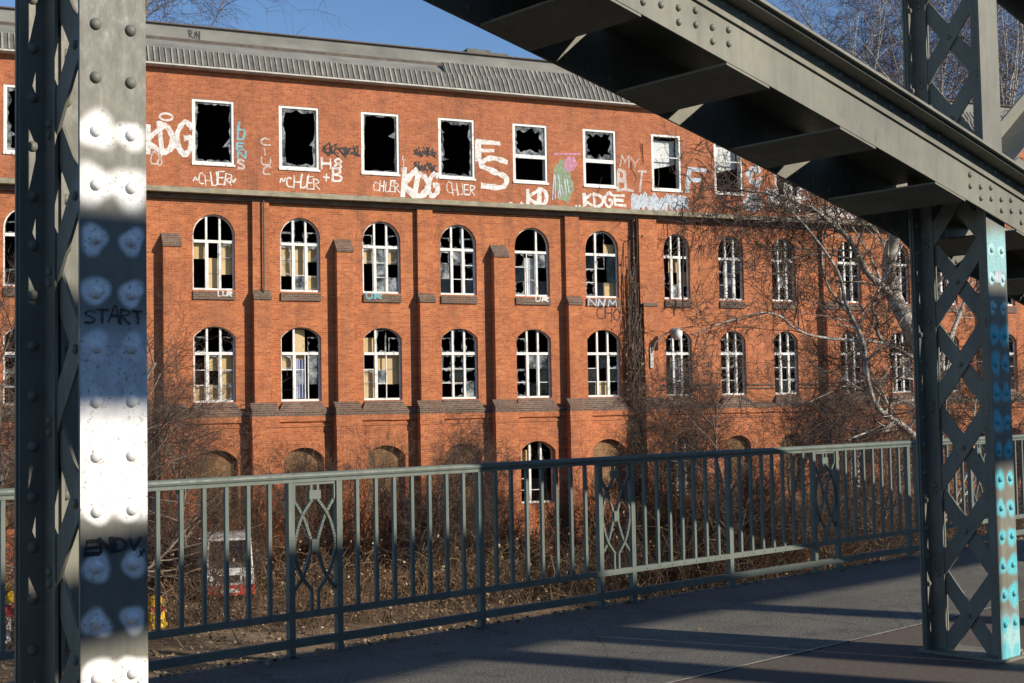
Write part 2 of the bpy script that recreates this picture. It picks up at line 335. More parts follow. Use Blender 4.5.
def make_post(root,u0,halos=None,fields=None,zcut=None):
    zt=zb(u0+.12)+ZU+.1
    flange(root,u0,D1,zt,halos,fields,3.2)
    # far flange: plate with rivet heads showing on its inner face
    mb=MB(); y1=D1+PD; mb.box(u0,u0+PW,y1-.012,y1,0,zt)
    for z in RZ:
        if .05<z<zt-.05:
            for fx in (.235,.765): mb.dome((u0+fx*PW,y1-.024,z+.03),(0,-1,0),.0205,.016,10,3); mb.dome((u0+fx*PW,y1,z+.03),(0,1,0),.0205,.016,8,2)
    mb.build('flange_plate',M['steel'],root)
    # pairs of angles behind both flanges
    for (yf,s) in ((D1+.012,1),(y1-.012,-1)):
        mb=MB(); c=u0+PW/2
        for q in (-1,1):
            xa,xb=sorted((c+q*.006,c+q*.108)); mb.box(xa,xb,*sorted((yf,yf+s*.012)),0,zt-.01)
            xa,xb=sorted((c+q*.006,c+q*.018)); mb.box(xa,xb,*sorted((yf+s*.012,yf+s*.10)),0,zt-.01)
        mb.build('corner_angle',M['steel'],root)
    # lattice bars in the middle plane
    pit=.53; c=u0+PW/2; z=-.02; y0l,y1l=D1+.07,y1-.07
    k=0
    while z<zt-pit:
        for s in (0,1):
            ya,yb=(y0l,y1l) if s else (y1l,y0l)
            mb=MB(); xo=c+(.0065 if s else -.0065)
            z0=max(z,.02); 
            p=Vector((xo,ya,z+.0)); q=Vector((xo,yb,z+pit)); mb.bar(p,q,.098,.011,(1,0,0))
            if s==0: mb.dome((xo-.006,(ya+yb)/2,z+pit/2),(-1,0,0),.018,.014,8,3)
            for e,zz in ((ya,z+.02),(yb,z+pit-.02)): mb.dome((c-.019,e,zz),(-1,0,0),.018,.014,8,3)
            mb.build('lattice_bar',M['steel'],root)
        z+=pit; k+=1
    mb=MB()   # foot: base plate and cleats
    mb.box(u0-.02,u0+PW+.075,D1-.03,y1+.03,.0,.016)
    mb.box(u0+PW,u0+PW+.07,D1-.01,D1+.08,.016,.03)
    for x in (u0+PW+.035,u0+PW+.06): mb.dome((x,D1+.03,.03),(0,0,1),.017,.014,8,3); mb.dome((x,y1-.03,.016),(0,0,1),.017,.014,8,3)
    mb.build('base_plate',M['steel'],root)
def strip_poly(us,lo,hi):   # closed outline following the chord
    return [(u,lo(u)) for u in us]+[(u,hi(u)) for u in reversed(us)]
def curved_plate(mb,us,lo,hi,y0,y1):
    for i in range(len(us)-1):
        u0,u1=us[i],us[i+1]
        mb.hexa([(u0,y0,lo(u0)),(u1,y0,lo(u1)),(u1,y1,lo(u1)),(u0,y1,lo(u0)),(u0,y0,hi(u0)),(u1,y0,hi(u1)),(u1,y1,hi(u1)),(u0,y1,hi(u0))])
UMIN,UMAX=-8.5,16.2
US=[UMIN+(UMAX-UMIN)*i/70 for i in range(71)]
def make_chord(root,name,dz,full,CN=CN,CF=CF):
    z=lambda u:zb(u)+dz; hh=.31
    grp=bpy.data.objects.new(name,None); COL.objects.link(grp); grp.parent=root
    # near web with its angle and rivets
    mb=MB(); curved_plate(mb,US,lambda u:z(u),lambda u:z(u)+hh-.001,CN-.014,CN)
    u=UMIN+.1
    rs=random.Random(3)
    while u<UMAX-.2:
        mb.dome((u,CN-.028,z(u)+.268),(0,-1,0),.019,.016,8,3); u+=.165
    for ug in ([4.80,7.85,1.75,-4.0,13.6] if full else []):    # splice and joint rivets
        for i in range(7):
            uu=ug-.36+i*.125
            for dzv in ((.165,.095) if i%2==0 else (.13,.06)):
                mb.dome((uu,CN-.014,z(uu)+dzv),(0,-1,0),.019,.016,8,3)
    mb.build('web_plate',M['steel'],grp)
    mb=MB(); curved_plate(mb,US,lambda u:z(u)+.212,lambda u:z(u)+hh-.002,CN-.028,CN-.0145); 
    curved_plate(mb,US,lambda u:z(u)+hh-.016,lambda u:z(u)+hh-.003,CN-.128,CN-.0285); mb.build('corner_angle',M['steel'],grp)
    mb=MB(); curved_plate(mb,US,lambda u:z(u)-.015,lambda u:z(u)+hh+.12,CF,CF+.014)
    u=UMIN+.1
    while u<UMAX-.2:
        mb.dome((u,CF,z(u)+.05),(0,-1,0),.019,.015,8,3); u+=.165
    mb.build('web_plate',M['steel'],grp)
    mb=MB(); curved_plate(mb,US,lambda u:z(u)+hh,lambda u:z(u)+hh+.016,CN-.155,CN+.07)
    mb.build('cover_plate',M['steel'],grp)
    # tie plates across the top with skewed gaps between them
    u=UMIN+.10; k=0; zz=lambda q:z(q)+hh+.018
    while u<UMAX-1.3:
        mb=MB(); e=[.0,.10,.05,.16,-.05][k%5]; g0,g1=u+.08+e,u+.92; h0,h1=u-.08,u+.80+e*.5
        mb.hexa([(h0,CN+.0,zz(h0)),(h1,CN+.0,zz(h1)),(g1,CF-.0,zz(g1)),(g0,CF-.0,zz(g0)),(h0,CN+.0,zz(h0)+.012),(h1,CN+.0,zz(h1)+.012),(g1,CF-.0,zz(g1)+.012),(g0,CF-.0,zz(g0)+.012)])
        mb.build('tie_plate',M['steel'],grp); u+=.96; k+=1
    if full:
        u=UMIN+.41-.18
        while u<UMAX-.5:
            mb=MB(); curved_plate(mb,[u,u+.34],lambda q:z(q)-.016,lambda q:z(q)-.004,CN-.014,CF-.004); mb.build('batten_plate',M['steel'],grp); u+=.96
    return grp
truss=thing('bridge_truss','riveted grey-green steel bridge truss with lattice posts, beside the walkway railing','bridge truss',(0,0,0),TB)
HL=make_halos(left_rad); HR=make_halos(right_rad)
UL,UR=1.8519,7.7287
make_post(truss,UL,HL,[lf2,lf1]); make_post(truss,UR,HR,[rf1,rf2]); make_post(truss,UL-5.877); make_post(truss,UR+5.877)
make_chord(truss,'lower_chord',0,True); make_chord(truss,'upper_chord',ZU,False,4.30,4.68)
# gussets at the right-hand joint and knee brace
for ug in (UR,UL):
    mb=MB(); z0=lambda u:zb(u)
    mb.prism([(ug+PW+.01,z0(ug+PW)+.33),(ug+PW+.62,z0(ug+PW+.62)+.33),(ug+PW+.55,z0(ug+PW+.55)+.46),(ug+PW+.20,z0(ug+PW+.2)+.50),(ug+PW+.01,z0(ug+PW)+.36)],lambda u,z:(u,CN+.02,z),lambda u,z:(u,CN+.008,z))
    for (du,dzz) in ((.30,.40),(.42,.40),(.36,.45),(.52,.38),(.18,.40)): mb.dome((ug+PW+du,CN+.008,z0(ug+PW+du)+dzz),(0,-1,0),.018,.015,8,3)
    mb.build('gusset_plate',M['steel'],truss)
    mb=MB(); c=ug+.12
    mb.prism([(c-.2,z0(c-.2)+.05),(c+.45,z0(c+.45)-.14),(c+1.25,z0(c)-.18),(c+1.45,z0(c+1.4)+.02),(c+1.45,z0(c+1.4)+.2),(c-.2,z0(c-.2)+.2)],lambda u,z:(u,CF-.002,z),lambda u,z:(u,CF-.014,z))
    for i in range(6):
        for j in range(2): mb.dome((c+.1+i*.22,CF-.014,z0(c+.1+i*.22)+.08-j*.06),(0,-1,0),.018,.015,8,3)
    mb.build('gusset_plate',M['steel'],truss)
    (uA,zA),(uB,zB)=bri(1000,131,4.62),bri(1024,102,4.62); k=(zB-zA)/(uB-uA); sh=ug-UR; us_=ug+PW+.01; ue=us_+1.6
    zk=zA+k*(us_-sh-uA)+(zb(ug)-zb(UR)); ze=zk+k*1.6; mb=MB()
    mb.hexa([(us_,4.615,zk-.055),(ue,4.615,ze-.055),(ue,4.63,ze-.055),(us_,4.63,zk-.055),(us_,4.615,zk+.06),(ue,4.615,ze+.06),(ue,4.63,ze+.06),(us_,4.63,zk+.06)])
    mb.hexa([(us_,4.36,zk-.068),(ue,4.36,ze-.068),(ue,4.63,ze-.068),(us_,4.63,zk-.068),(us_,4.36,zk-.056),(ue,4.36,ze-.056),(ue,4.63,ze-.056),(us_,4.63,zk-.056)])
    mb.build('knee_brace',M['steel'],truss)
# ---- lettering by strokes
LET={'K':[[(0,0),(0,1)],[(.8,1),(.05,.45),(.85,0)]],'D':[[(0,0),(0,1)],[(0,1),(.55,.88),(.8,.5),(.55,.1),(0,0)]],'G':[[(.8,.85),(.45,1),(.05,.7),(.05,.3),(.45,0),(.8,.2),(.8,.5),(.5,.5)]],
'S':[[(.8,.9),(.4,1),(.1,.75),(.4,.55),(.75,.35),(.6,.05),(.05,.05)]],'T':[[(0,1),(.85,1)],[(.42,1),(.42,0)]],'A':[[(0,0),(.4,1),(.8,0)],[(.15,.4),(.65,.4)]],'R':[[(0,0),(0,1)],[(0,1),(.6,.9),(.62,.65),(.05,.5)],[(.1,.5),(.75,0)]],
'E':[[(.8,1),(.04,.98)],[(.04,1),(0,.02)],[(0,.02),(.8,0)],[(.02,.5),(.65,.52)]],'N':[[(0,0),(.03,1)],[(.03,1),(.68,0)],[(.68,0),(.75,1)]],'V':[[(0,1),(.38,0)],[(.38,0),(.8,1)]],'x':[[(0,.5),(.5,0)],[(.5,.5),(0,0)]],'C':[[(.7,.85),(.35,1),(.02,.6),(.1,.1),(.7,.08)]],
'H':[[(0,0),(0,1)],[(.7,0),(.7,1)],[(0,.5),(.7,.5)]],'U':[[(0,1),(.05,.1),(.45,0),(.7,.2),(.75,1)]],'F':[[(.8,1),(0,1)],[(0,1),(.05,0)],[(.02,.5),(.6,.55)]],'5':[[(.8,1),(.12,1)],[(.12,1),(.08,.6)],[(.08,.6),(.6,.62),(.8,.3),(.5,.02),(0,.1)]],'B':[[(0,0),(0,1)],[(0,1),(.58,.88),(.5,.6),(0,.52)],[(0,.52),(.72,.36),(.6,.06),(0,0)]],
'L':[[(.05,1),(0,.02)],[(0,.02),(.65,0)]],'I':[[(.3,0),(.3,1)]],'O':[[(.4,1),(.05,.6),(.15,.08),(.5,0),(.75,.4),(.65,.9),(.4,1)]],'M':[[(0,0),(.1,1)],[(.1,1),(.4,.4)],[(.4,.4),(.7,1)],[(.7,1),(.8,0)]],'Y':[[(0,1),(.4,.5),(.8,1)],[(.4,.5),(.35,0)]],'.':[[(.2,0),(.25,.04)]],'8':[[(.4,.5),(.1,.75),(.4,1),(.7,.75),(.4,.5),(.05,.25),(.4,0),(.75,.25),(.4,.5)]],'+':[[(.4,.1),(.4,.7)],[(.1,.4),(.7,.4)]],
'Z':[[(0,1),(.8,1),(0,0),(.8,0)]],'~':[[(0,.3),(.25,.6),(.5,.35),(.8,.65)]],' ':[]}
def smooth_line(p,n=5):
    if len(p)<3: return [Vector((*q,0)) for q in p]
    out=[]; P=[Vector((*q,0)) for q in p]
    for i in range(len(P)-1):
        p0=P[max(i-1,0)];p1=P[i];p2=P[i+1];p3=P[min(i+2,len(P)-1)]
        for k in range(n):
            t=k/n; out.append(.5*((2*p1)+(p2-p0)*t+(2*p0-5*p1+4*p2-p3)*t*t+(3*p1-p0-3*p2+p3)*t*t*t))
    out.append(P[-1]); return out
class Strokes:
    def __init__(s,f): s.mb=MB(); s.f=f; s.k=0     # f(x,y,off)->3d ; off grows per stroke
    def line(s,pts,w,smooth=True,jit=.0):
        pts=smooth_line(pts) if smooth else [Vector((*q,0)) for q in pts]
        s.k+=1; off=s.k*.0004; n=len(s.mb.v)
        for i,p in enumerate(pts):
            d=(pts[min(i+1,len(pts)-1)]-pts[max(i-1,0)])
            if d.length<1e-9: d=Vector((1,0,0))
            d.normalize(); q=Vector((-d.y,d.x,0))*(w/2*(1+random.uniform(-jit,jit)))
            e=d*(w*.35)*(-1 if i==0 else (1 if i==len(pts)-1 else 0))
            a=p+q+e;b=p-q+e; s.mb.v+=[tuple(s.f(a.x,a.y,off)),tuple(s.f(b.x,b.y,off))]
        for i in range(len(pts)-1): s.mb.face(n+2*i,n+2*i+1,n+2*i+3,n+2*i+2)
    def text(s,t,x,y,w,h,lw,slant=0,jit=.15,gap=.2):
        n=len(t); cw=w/n
        for i,c in enumerate(t):
            jx=random.uniform(-.07,.07)*cw; jy=random.uniform(-.08,.08)*h; kx,ky=random.uniform(.85,1.25),random.uniform(.8,1.15); sk_=random.uniform(-.18,.18)
            for st in LET.get(c,[]): s.line([(x+jx+i*cw+px*kx*cw*(1-gap)/.8+(slant+sk_)*py*h+random.uniform(-.02,.02)*cw,y+jy+py*ky*h+random.uniform(-.02,.02)*h) for px,py in st],lw*random.uniform(.8,1.2),True,.3)
    def blob(s,cx,cy,rx,ry,seed):
        fn=rnd_halo(seed); s.k+=1; off=s.k*.0004; n=len(s.mb.v); K=22
        for i in range(K):
            g=2*PI*i/K; r=fn(g)*(1+.12*math.sin(7*g+seed)); s.mb.v.append(tuple(s.f(cx+rx*r*math.cos(g),cy+ry*r*math.sin(g),off)))
        s.mb.face(*range(n,n+K))
def post_text(t,px0,py0,px1,py1,lw,name='graffiti'):
    u0,z0=bri(px0,py0,D1); u1,z1=bri(px1,py1,D1)
    s=Strokes(lambda x,y,o:(x,D1-.0018-o,y)); s.text(t,u0,z0,u1-u0,z1-z0,lw); o=s.mb.build(name,M['g_black'],truss); return o
post_text('START',84,322,145,309,.0075); post_text('ENDV',85,554,143,536,.0095); post_text('x',138,557,147,545,.009)
u0,z0=bri(997,278,D1); mb=MB(); mb.box(u0-.03,u0+.05,D1-.0035,D1-.001,z0-.03,z0+.045); mb.build('sticker',M['g_grey'],truss)

# ---- deck
def bworld(u,D,z=0): return a_*u+b_*D+Vector((0,0,z))
deck=thing('bridge_deck',None,None,(0,0,0),TB); deck['kind']='structure'
bpy.data.objects.remove(deck)
mb=MB(); mb.box(-45,60,-12,7.60,-.75,-.012); o=mb.build('bridge_deck',M['concrete']); o.rotation_euler=(0,0,TB); tag(o,kind='structure')
sp,sq=gnd(675,682),gnd(918,625); sd_=(sq-sp).normalized(); sl_=[sp-sd_*30,sp+sd_*45]
loc=[(p.dot(a_),p.dot(b_)) for p in sl_]
mb=MB(); K=60
def seamD(u): (u0,d0),(u1,d1)=loc; return d0+(d1-d0)*(u-u0)/(u1-u0)
print('seam',loc)
def clampD(u): return min(7.4,max(-11.5,seamD(u)))
us=[-45+105*i/K for i in range(K+1)]
for i in range(K): mb.quadp((us[i],clampD(us[i]),0),(us[i+1],clampD(us[i+1]),0),(us[i+1],7.60,0),(us[i],7.60,0))
o=mb.build('walkway',M['asphalt']); o.rotation_euler=(0,0,TB); tag(o,kind='structure')
mb=MB()
for i in range(K): mb.quadp((us[i],-12,-.002),(us[i+1],-12,-.002),(us[i+1],clampD(us[i+1])-.0,-.002),(us[i],clampD(us[i]),-.002))
o=mb.build('road',M['paving']); o.rotation_euler=(0,0,TB); tag(o,kind='structure')
mb=MB()
for i in range(400):
    ua=-20+55*i/400; ub=ua+55/400
    if abs(clampD(ua)-seamD(ua))>1e-6: continue
    ra,rb=[.011+.006*noise.noise((q*3,0,0)) for q in (ua,ub)]
    mb.quadp((ua,seamD(ua)-ra,.004),(ub,seamD(ub)-rb,.004),(ub,seamD(ub)+rb,.004),(ua,seamD(ua)+ra,.004))
if mb.v: o=mb.build('pavement_joint',M['joint']); o.rotation_euler=(0,0,TB); tag(o,kind='structure')
mb=MB(); mb.box(-45,60,7.60,7.66,-.75,-.006); o=mb.build('deck_edge',M['concrete']); o.rotation_euler=(0,0,TB); tag(o,kind='structure')

# ---- railing
DR=7.534; P_=.1579; W_=.3785; U0=4.809; ZT=1.207; ZM=.295; ZBt=.12
rl=thing('bridge_railing','grey-green iron railing with upright bars and curved ornament panels along the walkway edge','railing',tuple(bworld(0,DR)),TB)
def rx(n,mn): return U0+n*P_+mn*W_
ur0,ur1=rx(-26,-2),rx(70,5)
mb=MB(); mb.tube([(ur0+(ur1-ur0)*i/40,0,ZT-.024) for i in range(41)],.024,12); mb.box(ur0,ur1,-.017,.017,ZT-.064,ZT-.044); mb.build('top_rail',M['rail'],rl,smooth=False)
mb=MB(); mb.box(ur0,ur1,-.016,.016,ZM-.045,ZM); mb.build('middle_rail',M['rail'],rl)
mb=MB(); mb.box(ur0,ur1,-.018,.018,ZBt-.055,ZBt); mb.build('bottom_rail',M['rail'],rl)
bolts=MB()
def post_r(u,w=.045):
    mb=MB(); mb.box(u-w/2,u+w/2,-.022,.022,0,ZBt-.056); mb.box(u-w/2,u+w/2,-.022,.022,ZBt+.001,ZM-.046); mb.box(u-w/2,u+w/2,-.022,.022,ZM+.001,ZT-.065); mb.box(u-w/2-.02,u+w/2+.02,-.035,.035,0,.008); mb.build('railing_post',M['rail'],rl)
def baluster(u):
    mb=MB(); mb.box(u-.0125,u+.0125,-.0125,.0125,ZM+.001,ZT-.065); mb.dome((u,-.016,ZM-.022),(0,-1,0),.009,.007,6,2); mb.build('baluster',M['rail'],rl)
def ornament(u):     # between two panel posts, from u to u+W_
    mb=MB(); c=u+W_/2; e0,e1=u+.024,u+W_-.024; z1=ZT-.065; Y=0; t=.018
    def crv(pts,w=.019,yo=0.):
        P=smooth_line(pts,6)
        for i in range(len(P)-1):
            p,q=P[i],P[i+1]; d=(q-p).normalized()*.004
            mb.bar((p.x-d.x,yo,p.y-d.y),(q.x+d.x,yo,q.y+d.y),w,t,(0,1,0))
    mb.box(e0,e1,-.009,.009,z1-.018,z1)
    for s in (-1,1):
        cc=c+s*.026; ee=e1 if s>0 else e0; mid=(cc+ee)/2
        mb.box(cc-.009,cc+.009,-.009,.009,z1-.13,z1-.0185); mb.box(ee-s*.004-.009,ee-s*.004+.009,-.0095,.0095,z1-.12,z1-.0185)
        mb.box(cc-.009,cc+.009,-.009,.009,ZM+.001,ZM+.135)
        # two interlaced curved bars
        crv([(cc,1.02),(mid,.93),(ee-s*.03,.84),(ee-s*.004,.72),(ee-s*.03,.60),(mid,.51),(cc,.425)],.019,-.004)
        crv([(ee-s*.004,1.03),(mid,.93),(cc+s*.03,.84),(cc-s*.004,.72),(cc+s*.03,.60),(mid,.51),(ee,.425)],.019,.006)
    mb.box(c-.045,c+.045,-.014,.014,z1-.115,z1-.055); mb.box(c-.028,c+.028,-.014,.014,.68,.76)
    mb.build('ornament_panel',M['rail'],rl)
for pn in range(-2,6):
    base=pn*16
    mset=pn
    uL=rx(base,mset); uR=rx(base,mset+1)
    if pn<5: post_r(uL); post_r(uR); ornament(uL)
    for n in range(1,16):
        u=rx(base+n,mset+1)
        if u>ur1-.05: break
        if n==8: post_r(u,.05)
        else: baluster(u)

# ---- unseen shapes added behind and right of the camera to throw shade bands
D_G=-5.2; dd=DR-D_G; TA=math.tan(R(SUN_AZ)-(PI/2-(PI/2-TB))) ; 
hsun=Vector((sdir.x,sdir.y,0)); TA=hsun.dot(a_)/(-hsun.dot(b_)); KK=sdir.z/(-hsun.dot(b_))
print('tan az',TA,'k',KK)
def eq(u,z): return (u+TA*dd, z+KK*dd)     # rail-plane point -> point on the shade caster plane in line with the sun
pg=thing('shade_caster','unseen shade caster added beside the road behind the viewer, steel shapes on uprights','shade caster',tuple(bworld(0,D_G)),TB)
def shade_poly(pts,name,th=.12):
    mb=MB(); mb.prism([eq(*p) for p in pts],lambda u,z:(u,th/2,z),lambda u,z:(u,-th/2,z)); return mb.build(name,M['steel'],pg)
shade_poly([(-9,.66),(-9,.0),(.2,.0),(.2,.12),(1.0,.12),(1.0,.05),(6.0,.05),(6.62,.30),(6.62,.66)],'upper_shade_shape',.3)  # added outline, drawn to lay the upper shade band
shade_poly([(-9,-.8),(-9,-1.05),(.65,-.65),(3.5,-.45),(6.6,-.31),(14,-.31),(14,.03),(9.6,.03),(9.0,.13),(7.7,.13),(7.6,.32),(6.55,.32),(6.5,.13),(3.2,.0),(.65,-.40)],'lower_shade_shape',.3)  # added outline, drawn to lay the lower shade band
hz=3.9; mb=MB(); mb.box(-18,30,.25,.30,0,hz); mb.build('road_shade_slab',M['steel'],pg)  # unseen slab added to shade the road and cut bounced light
for ue,wd in ((-8.5,.2),(5.45,.30),(6.30,.14),(8.2,.26),(13.2,.3)):
    (u1,z1)=eq(ue,-.30)
    mb=MB()
    for sx in (-1,1): mb.box(u1+sx*wd*.33-wd*.14,u1+sx*wd*.33+wd*.14,-.2,.2,0,z1+.02)
    mb.build('shade_upright',M['steel'],pg)  # uprights added to cast the narrow shade bands on the deck
# ================================================================== FACTORY BUILDING
bl=thing('factory_building','derelict red-brick factory with arched broken windows, graffiti and a ribbed roof edge','building',tuple(N_*DB+Vector((0,0,GZ))),TF)
BO=(0,0,GZ)
ZEND=(-9.,62.)
ROWS={'top':(10.36,12.66,.0),'r1':(5.95,8.62,'semi'),'r2':(2.03,4.68,'seg'),'r3':(-2.0,.38,'seg')}
COLS=[-3.74,-.67,2.40,5.47,8.56,11.65,14.71,17.75,20.82,23.87]     # left edges, regular bays (w 1.47)
COLS_R=[27.42,30.02,32.64,36.06,38.72,41.4,44.8,47.5,50.2]         # narrower bays (w 1.22)
TOPC=[-3.74,-.67,2.40,5.47,8.56,11.64,14.71,17.74,20.81,23.85,26.95,29.92,32.9,35.9,38.9,41.9,44.9,47.9,50.9]
ZL,ZC=1.46,9.36          # ledge, cornice underside
def outline(x0,x1,z0,z1,kind,n=12):
    """opening outline: list of points along the head from left spring to right spring"""
    w=(x1-x0)/2; c=(x0+x1)/2
    if kind=='semi': zs=z1-w; return zs,[(c-w*math.cos(PI*i/n),zs+w*math.sin(PI*i/n)) for i in range(n+1)]
    if kind=='seg':
        h=.38; zs=z1-h; r=(w*w+h*h)/(2*h); al=math.asin(w/r)
        return zs,[(c+r*math.sin(-al+2*al*i/n),z1-r+r*math.cos(-al+2*al*i/n)) for i in range(n+1)]
    return z1,[(x0,z1),(x1,z1)]
def wall_cells(mb,ops,u0,u1,za,zc,y,rd):
    """wall strip with openings, facing -y; rd = depth of the reveals"""
    ops=sorted(ops); cur=u0
    def q(x0,x1,z0,z1):
        if x1-x0>1e-5 and z1-z0>1e-5: mb.quadp((x0,y,z0),(x1,y,z0),(x1,y,z1),(x0,y,z1))
    for (x0,x1,z0,z1,kind) in ops:
        q(cur,x0,za,zc); q(x0,x1,za,z0)
        zs,hd=outline(x0,x1,z0,z1,kind)
        for i in range(len(hd)-1):
            (a,b),(c,d)=hd[i],hd[i+1]
            mb.quadp((a,y,b),(c,y,d),(c,y,zc),(a,y,zc))
            mb.quadp((a,y,b),(a,y+rd,b),(c,y+rd,d),(c,y,d))
        mb.quadp((x0,y,z0),(x0,y+rd,z0),(x0,y+rd,zs),(x0,y,zs)); mb.quadp((x1,y,z0),(x1,y,zs),(x1,y+rd,zs),(x1,y+rd,z0))
        mb.quadp((x0,y,z0),(x1,y,z0),(x1,y+rd,z0),(x0,y+rd,z0))
        cur=x1
    q(cur,u1,za,zc)
def ops_for(row):
    z0,z1,k=ROWS[row]; L=[]
    if row=='top': return [(x,x+1.47 if x<26 else x+1.38,z0,z1,None) for x in TOPC]
    return [(x,x+1.47,z0,z1,k) for x in COLS]+[(x,x+1.22,z0,z1,k) for x in COLS_R]
LOWP=-.22   # the ground storey stands proud
mb=MB()
wall_cells(mb,ops_for('r3'),*ZEND,GZ-.3,ZL,LOWP,.40)
wall_cells(mb,ops_for('r2'),*ZEND,ZL,5.35,0,.26); wall_cells(mb,ops_for('r1'),*ZEND,5.35,ZC,0,.26)
mb.build('wall',M['brick'],bl,BO)
mb=MB(); wall_cells(mb,ops_for('top'),*ZEND,ZC,13.66,-.02,.2); 
for ue in ZEND: mb.quadp((ue,-.02,GZ),(ue,14,GZ),(ue,14,13.66),(ue,-.02,13.66))
mb.build('top_storey_wall',M['brick_top'],bl,BO)
# ledge of sloping dark bricks
mb=MB()
for (x0,x1) in [ZEND]:
    n=len(mb.v); mb.prism([(LOWP-.06,1.62),(LOWP-.06,1.50),(LOWP,1.46),(0,1.46),(.0,1.74)],lambda y,z:(x0,y,z),lambda y,z:(x1,y,z))
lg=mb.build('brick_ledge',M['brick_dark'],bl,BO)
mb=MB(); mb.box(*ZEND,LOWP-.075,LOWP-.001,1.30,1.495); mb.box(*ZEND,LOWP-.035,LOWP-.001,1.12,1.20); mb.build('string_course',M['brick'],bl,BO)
# cornice
mb=MB(); mb.box(*ZEND,-.50,.0,9.275,9.455); mb.prism([(-.5,9.455),(-.021,9.52),(-.021,9.455)],lambda y,z:(ZEND[0],y,z),lambda y,z:(ZEND[1],y,z)); mb.build('cornice',M['concrete'],bl,BO)
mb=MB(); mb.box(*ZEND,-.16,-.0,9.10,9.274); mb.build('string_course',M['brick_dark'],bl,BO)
# buttresses: alternate high and low ones
def buttress(x,w,tall,proj=.34):
    mb=MB(); cap=MB(); cap2=MB()
    zt=7.40 if not tall else 5.62
    mb.box(x,x+w,-proj,-.001,1.7,zt)
    cap.prism([(-proj-.05,zt-.0),(-.001,zt),(-.001,zt+.50),(-proj-.05,zt+.10)],lambda y,z:(x-.02,y,z),lambda y,z:(x+w+.02,y,z))
    if tall: mb.box(x+.0,x+w-.0,-.17,-.001,zt+.35,9.099)
    mb.box(x-.16,x+w+.16,LOWP-.42,LOWP-.001,GZ,1.12); cap2.prism([(LOWP-.44,1.5),(-proj-.001,1.5),(-proj-.001,1.99),(LOWP-.44,1.72)],lambda y,z:(x-.18,y,z),lambda y,z:(x+w+.18,y,z))
    mb.box(x-.18,x+w+.18,LOWP-.44,LOWP-.08,1.12,1.499)
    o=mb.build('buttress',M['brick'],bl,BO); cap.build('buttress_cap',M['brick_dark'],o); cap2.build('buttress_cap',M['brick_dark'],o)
    bpy.context.view_layer.update()
    for ch in [c for c in bpy.data.objects if c.parent==o]: ch.location=(0,0,-GZ)
for i,x in enumerate([-4.8,-1.73,1.35,4.43,7.50,10.62,13.64,16.80,19.80,22.92]): buttress(x,.60,i%2==1)
for i,x in enumerate([26.25,35.14,43.85,52.5]): buttress(x,.62,True) if i else buttress(x,.62,True)
mb=MB(); mb.box(26.10,26.90,-.35,-.002,5.7,9.099); mb.build('pier',M['brick'],bl,BO)
# interior: floors and back wall
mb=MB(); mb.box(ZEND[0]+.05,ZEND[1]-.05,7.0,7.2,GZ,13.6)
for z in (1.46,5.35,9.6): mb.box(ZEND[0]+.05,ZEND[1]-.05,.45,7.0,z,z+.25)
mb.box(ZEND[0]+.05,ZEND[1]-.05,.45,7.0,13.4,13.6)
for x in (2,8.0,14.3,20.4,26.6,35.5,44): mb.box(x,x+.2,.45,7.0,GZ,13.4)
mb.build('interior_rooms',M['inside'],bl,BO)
# roof: gutter board, ribbed sheets, felt strips, parapet
mb=MB(); mb.box(*ZEND,-.34,.0,13.665,13.73); mb.box(*ZEND,-.40,-.341,13.69,13.745); mb.build('gutter_board',M['concrete_pale'],bl,BO)
x_step=fac(447,64)[0]
mb=MB(); rb=MB()
def mansard(x0,x1,z0,z1,y0,y1):
    mb.prism([(y0,z0),(y1,z1),(y1+.05,z1),(y0+.05,z0)],lambda y,z:(x0,y,z),lambda y,z:(x1,y,z))
    x=x0+.05
    while x<x1-.08:
        j=random.uniform(-.01,.01); wv=.045+random.uniform(-.014,.016)
        rb.hexa([(x+j,y0-.045,z0),(x+wv+j,y0-.045,z0),(x+wv+j,y0,z0),(x+j,y0,z0),(x+j,y1-.045,z1),(x+wv+j,y1-.045,z1),(x+wv+j,y1,z1),(x+j,y1,z1)]); x+=.205
mansard(ZEND[0],x_step,13.80,14.42,-.22,.12); mansard(x_step,ZEND[1],13.80,14.42,-.22,.12); mansard(x_step,ZEND[1],14.43,14.95,.2,.55)
mb.build('roof_sheet',M['rib_dark'],bl,BO); rb.build('roof_rib',M['rib'],bl,BO)
mb=MB(); mb.prism([(.17,14.40),(.75,14.85),(.75,14.4)],lambda y,z:(ZEND[0],y,z),lambda y,z:(ZEND[1],y,z)); mb.box(*ZEND,1.1,1.4,14.4,15.52); mb.box(*ZEND,1.4,14,13.7,15.2); mb.build('roof_felt',M['roof'],bl,BO)
mb=MB(); mb.box(*ZEND,.85,1.09,14.86,15.0); mb.box(*ZEND,1.0,1.5,15.525,15.57); mb.build('roof_flashing',M['rust'],bl,BO)
ux,_=fac(500,58); mb=MB(); mb.box(ux-.3,ux+.7,2.6,3.4,15.2,16.20); mb.box(ux+.7,ux+1.6,2.8,3.4,15.2,16.18); mb.build('roof_hatch',M['rib_dark'],bl,BO)
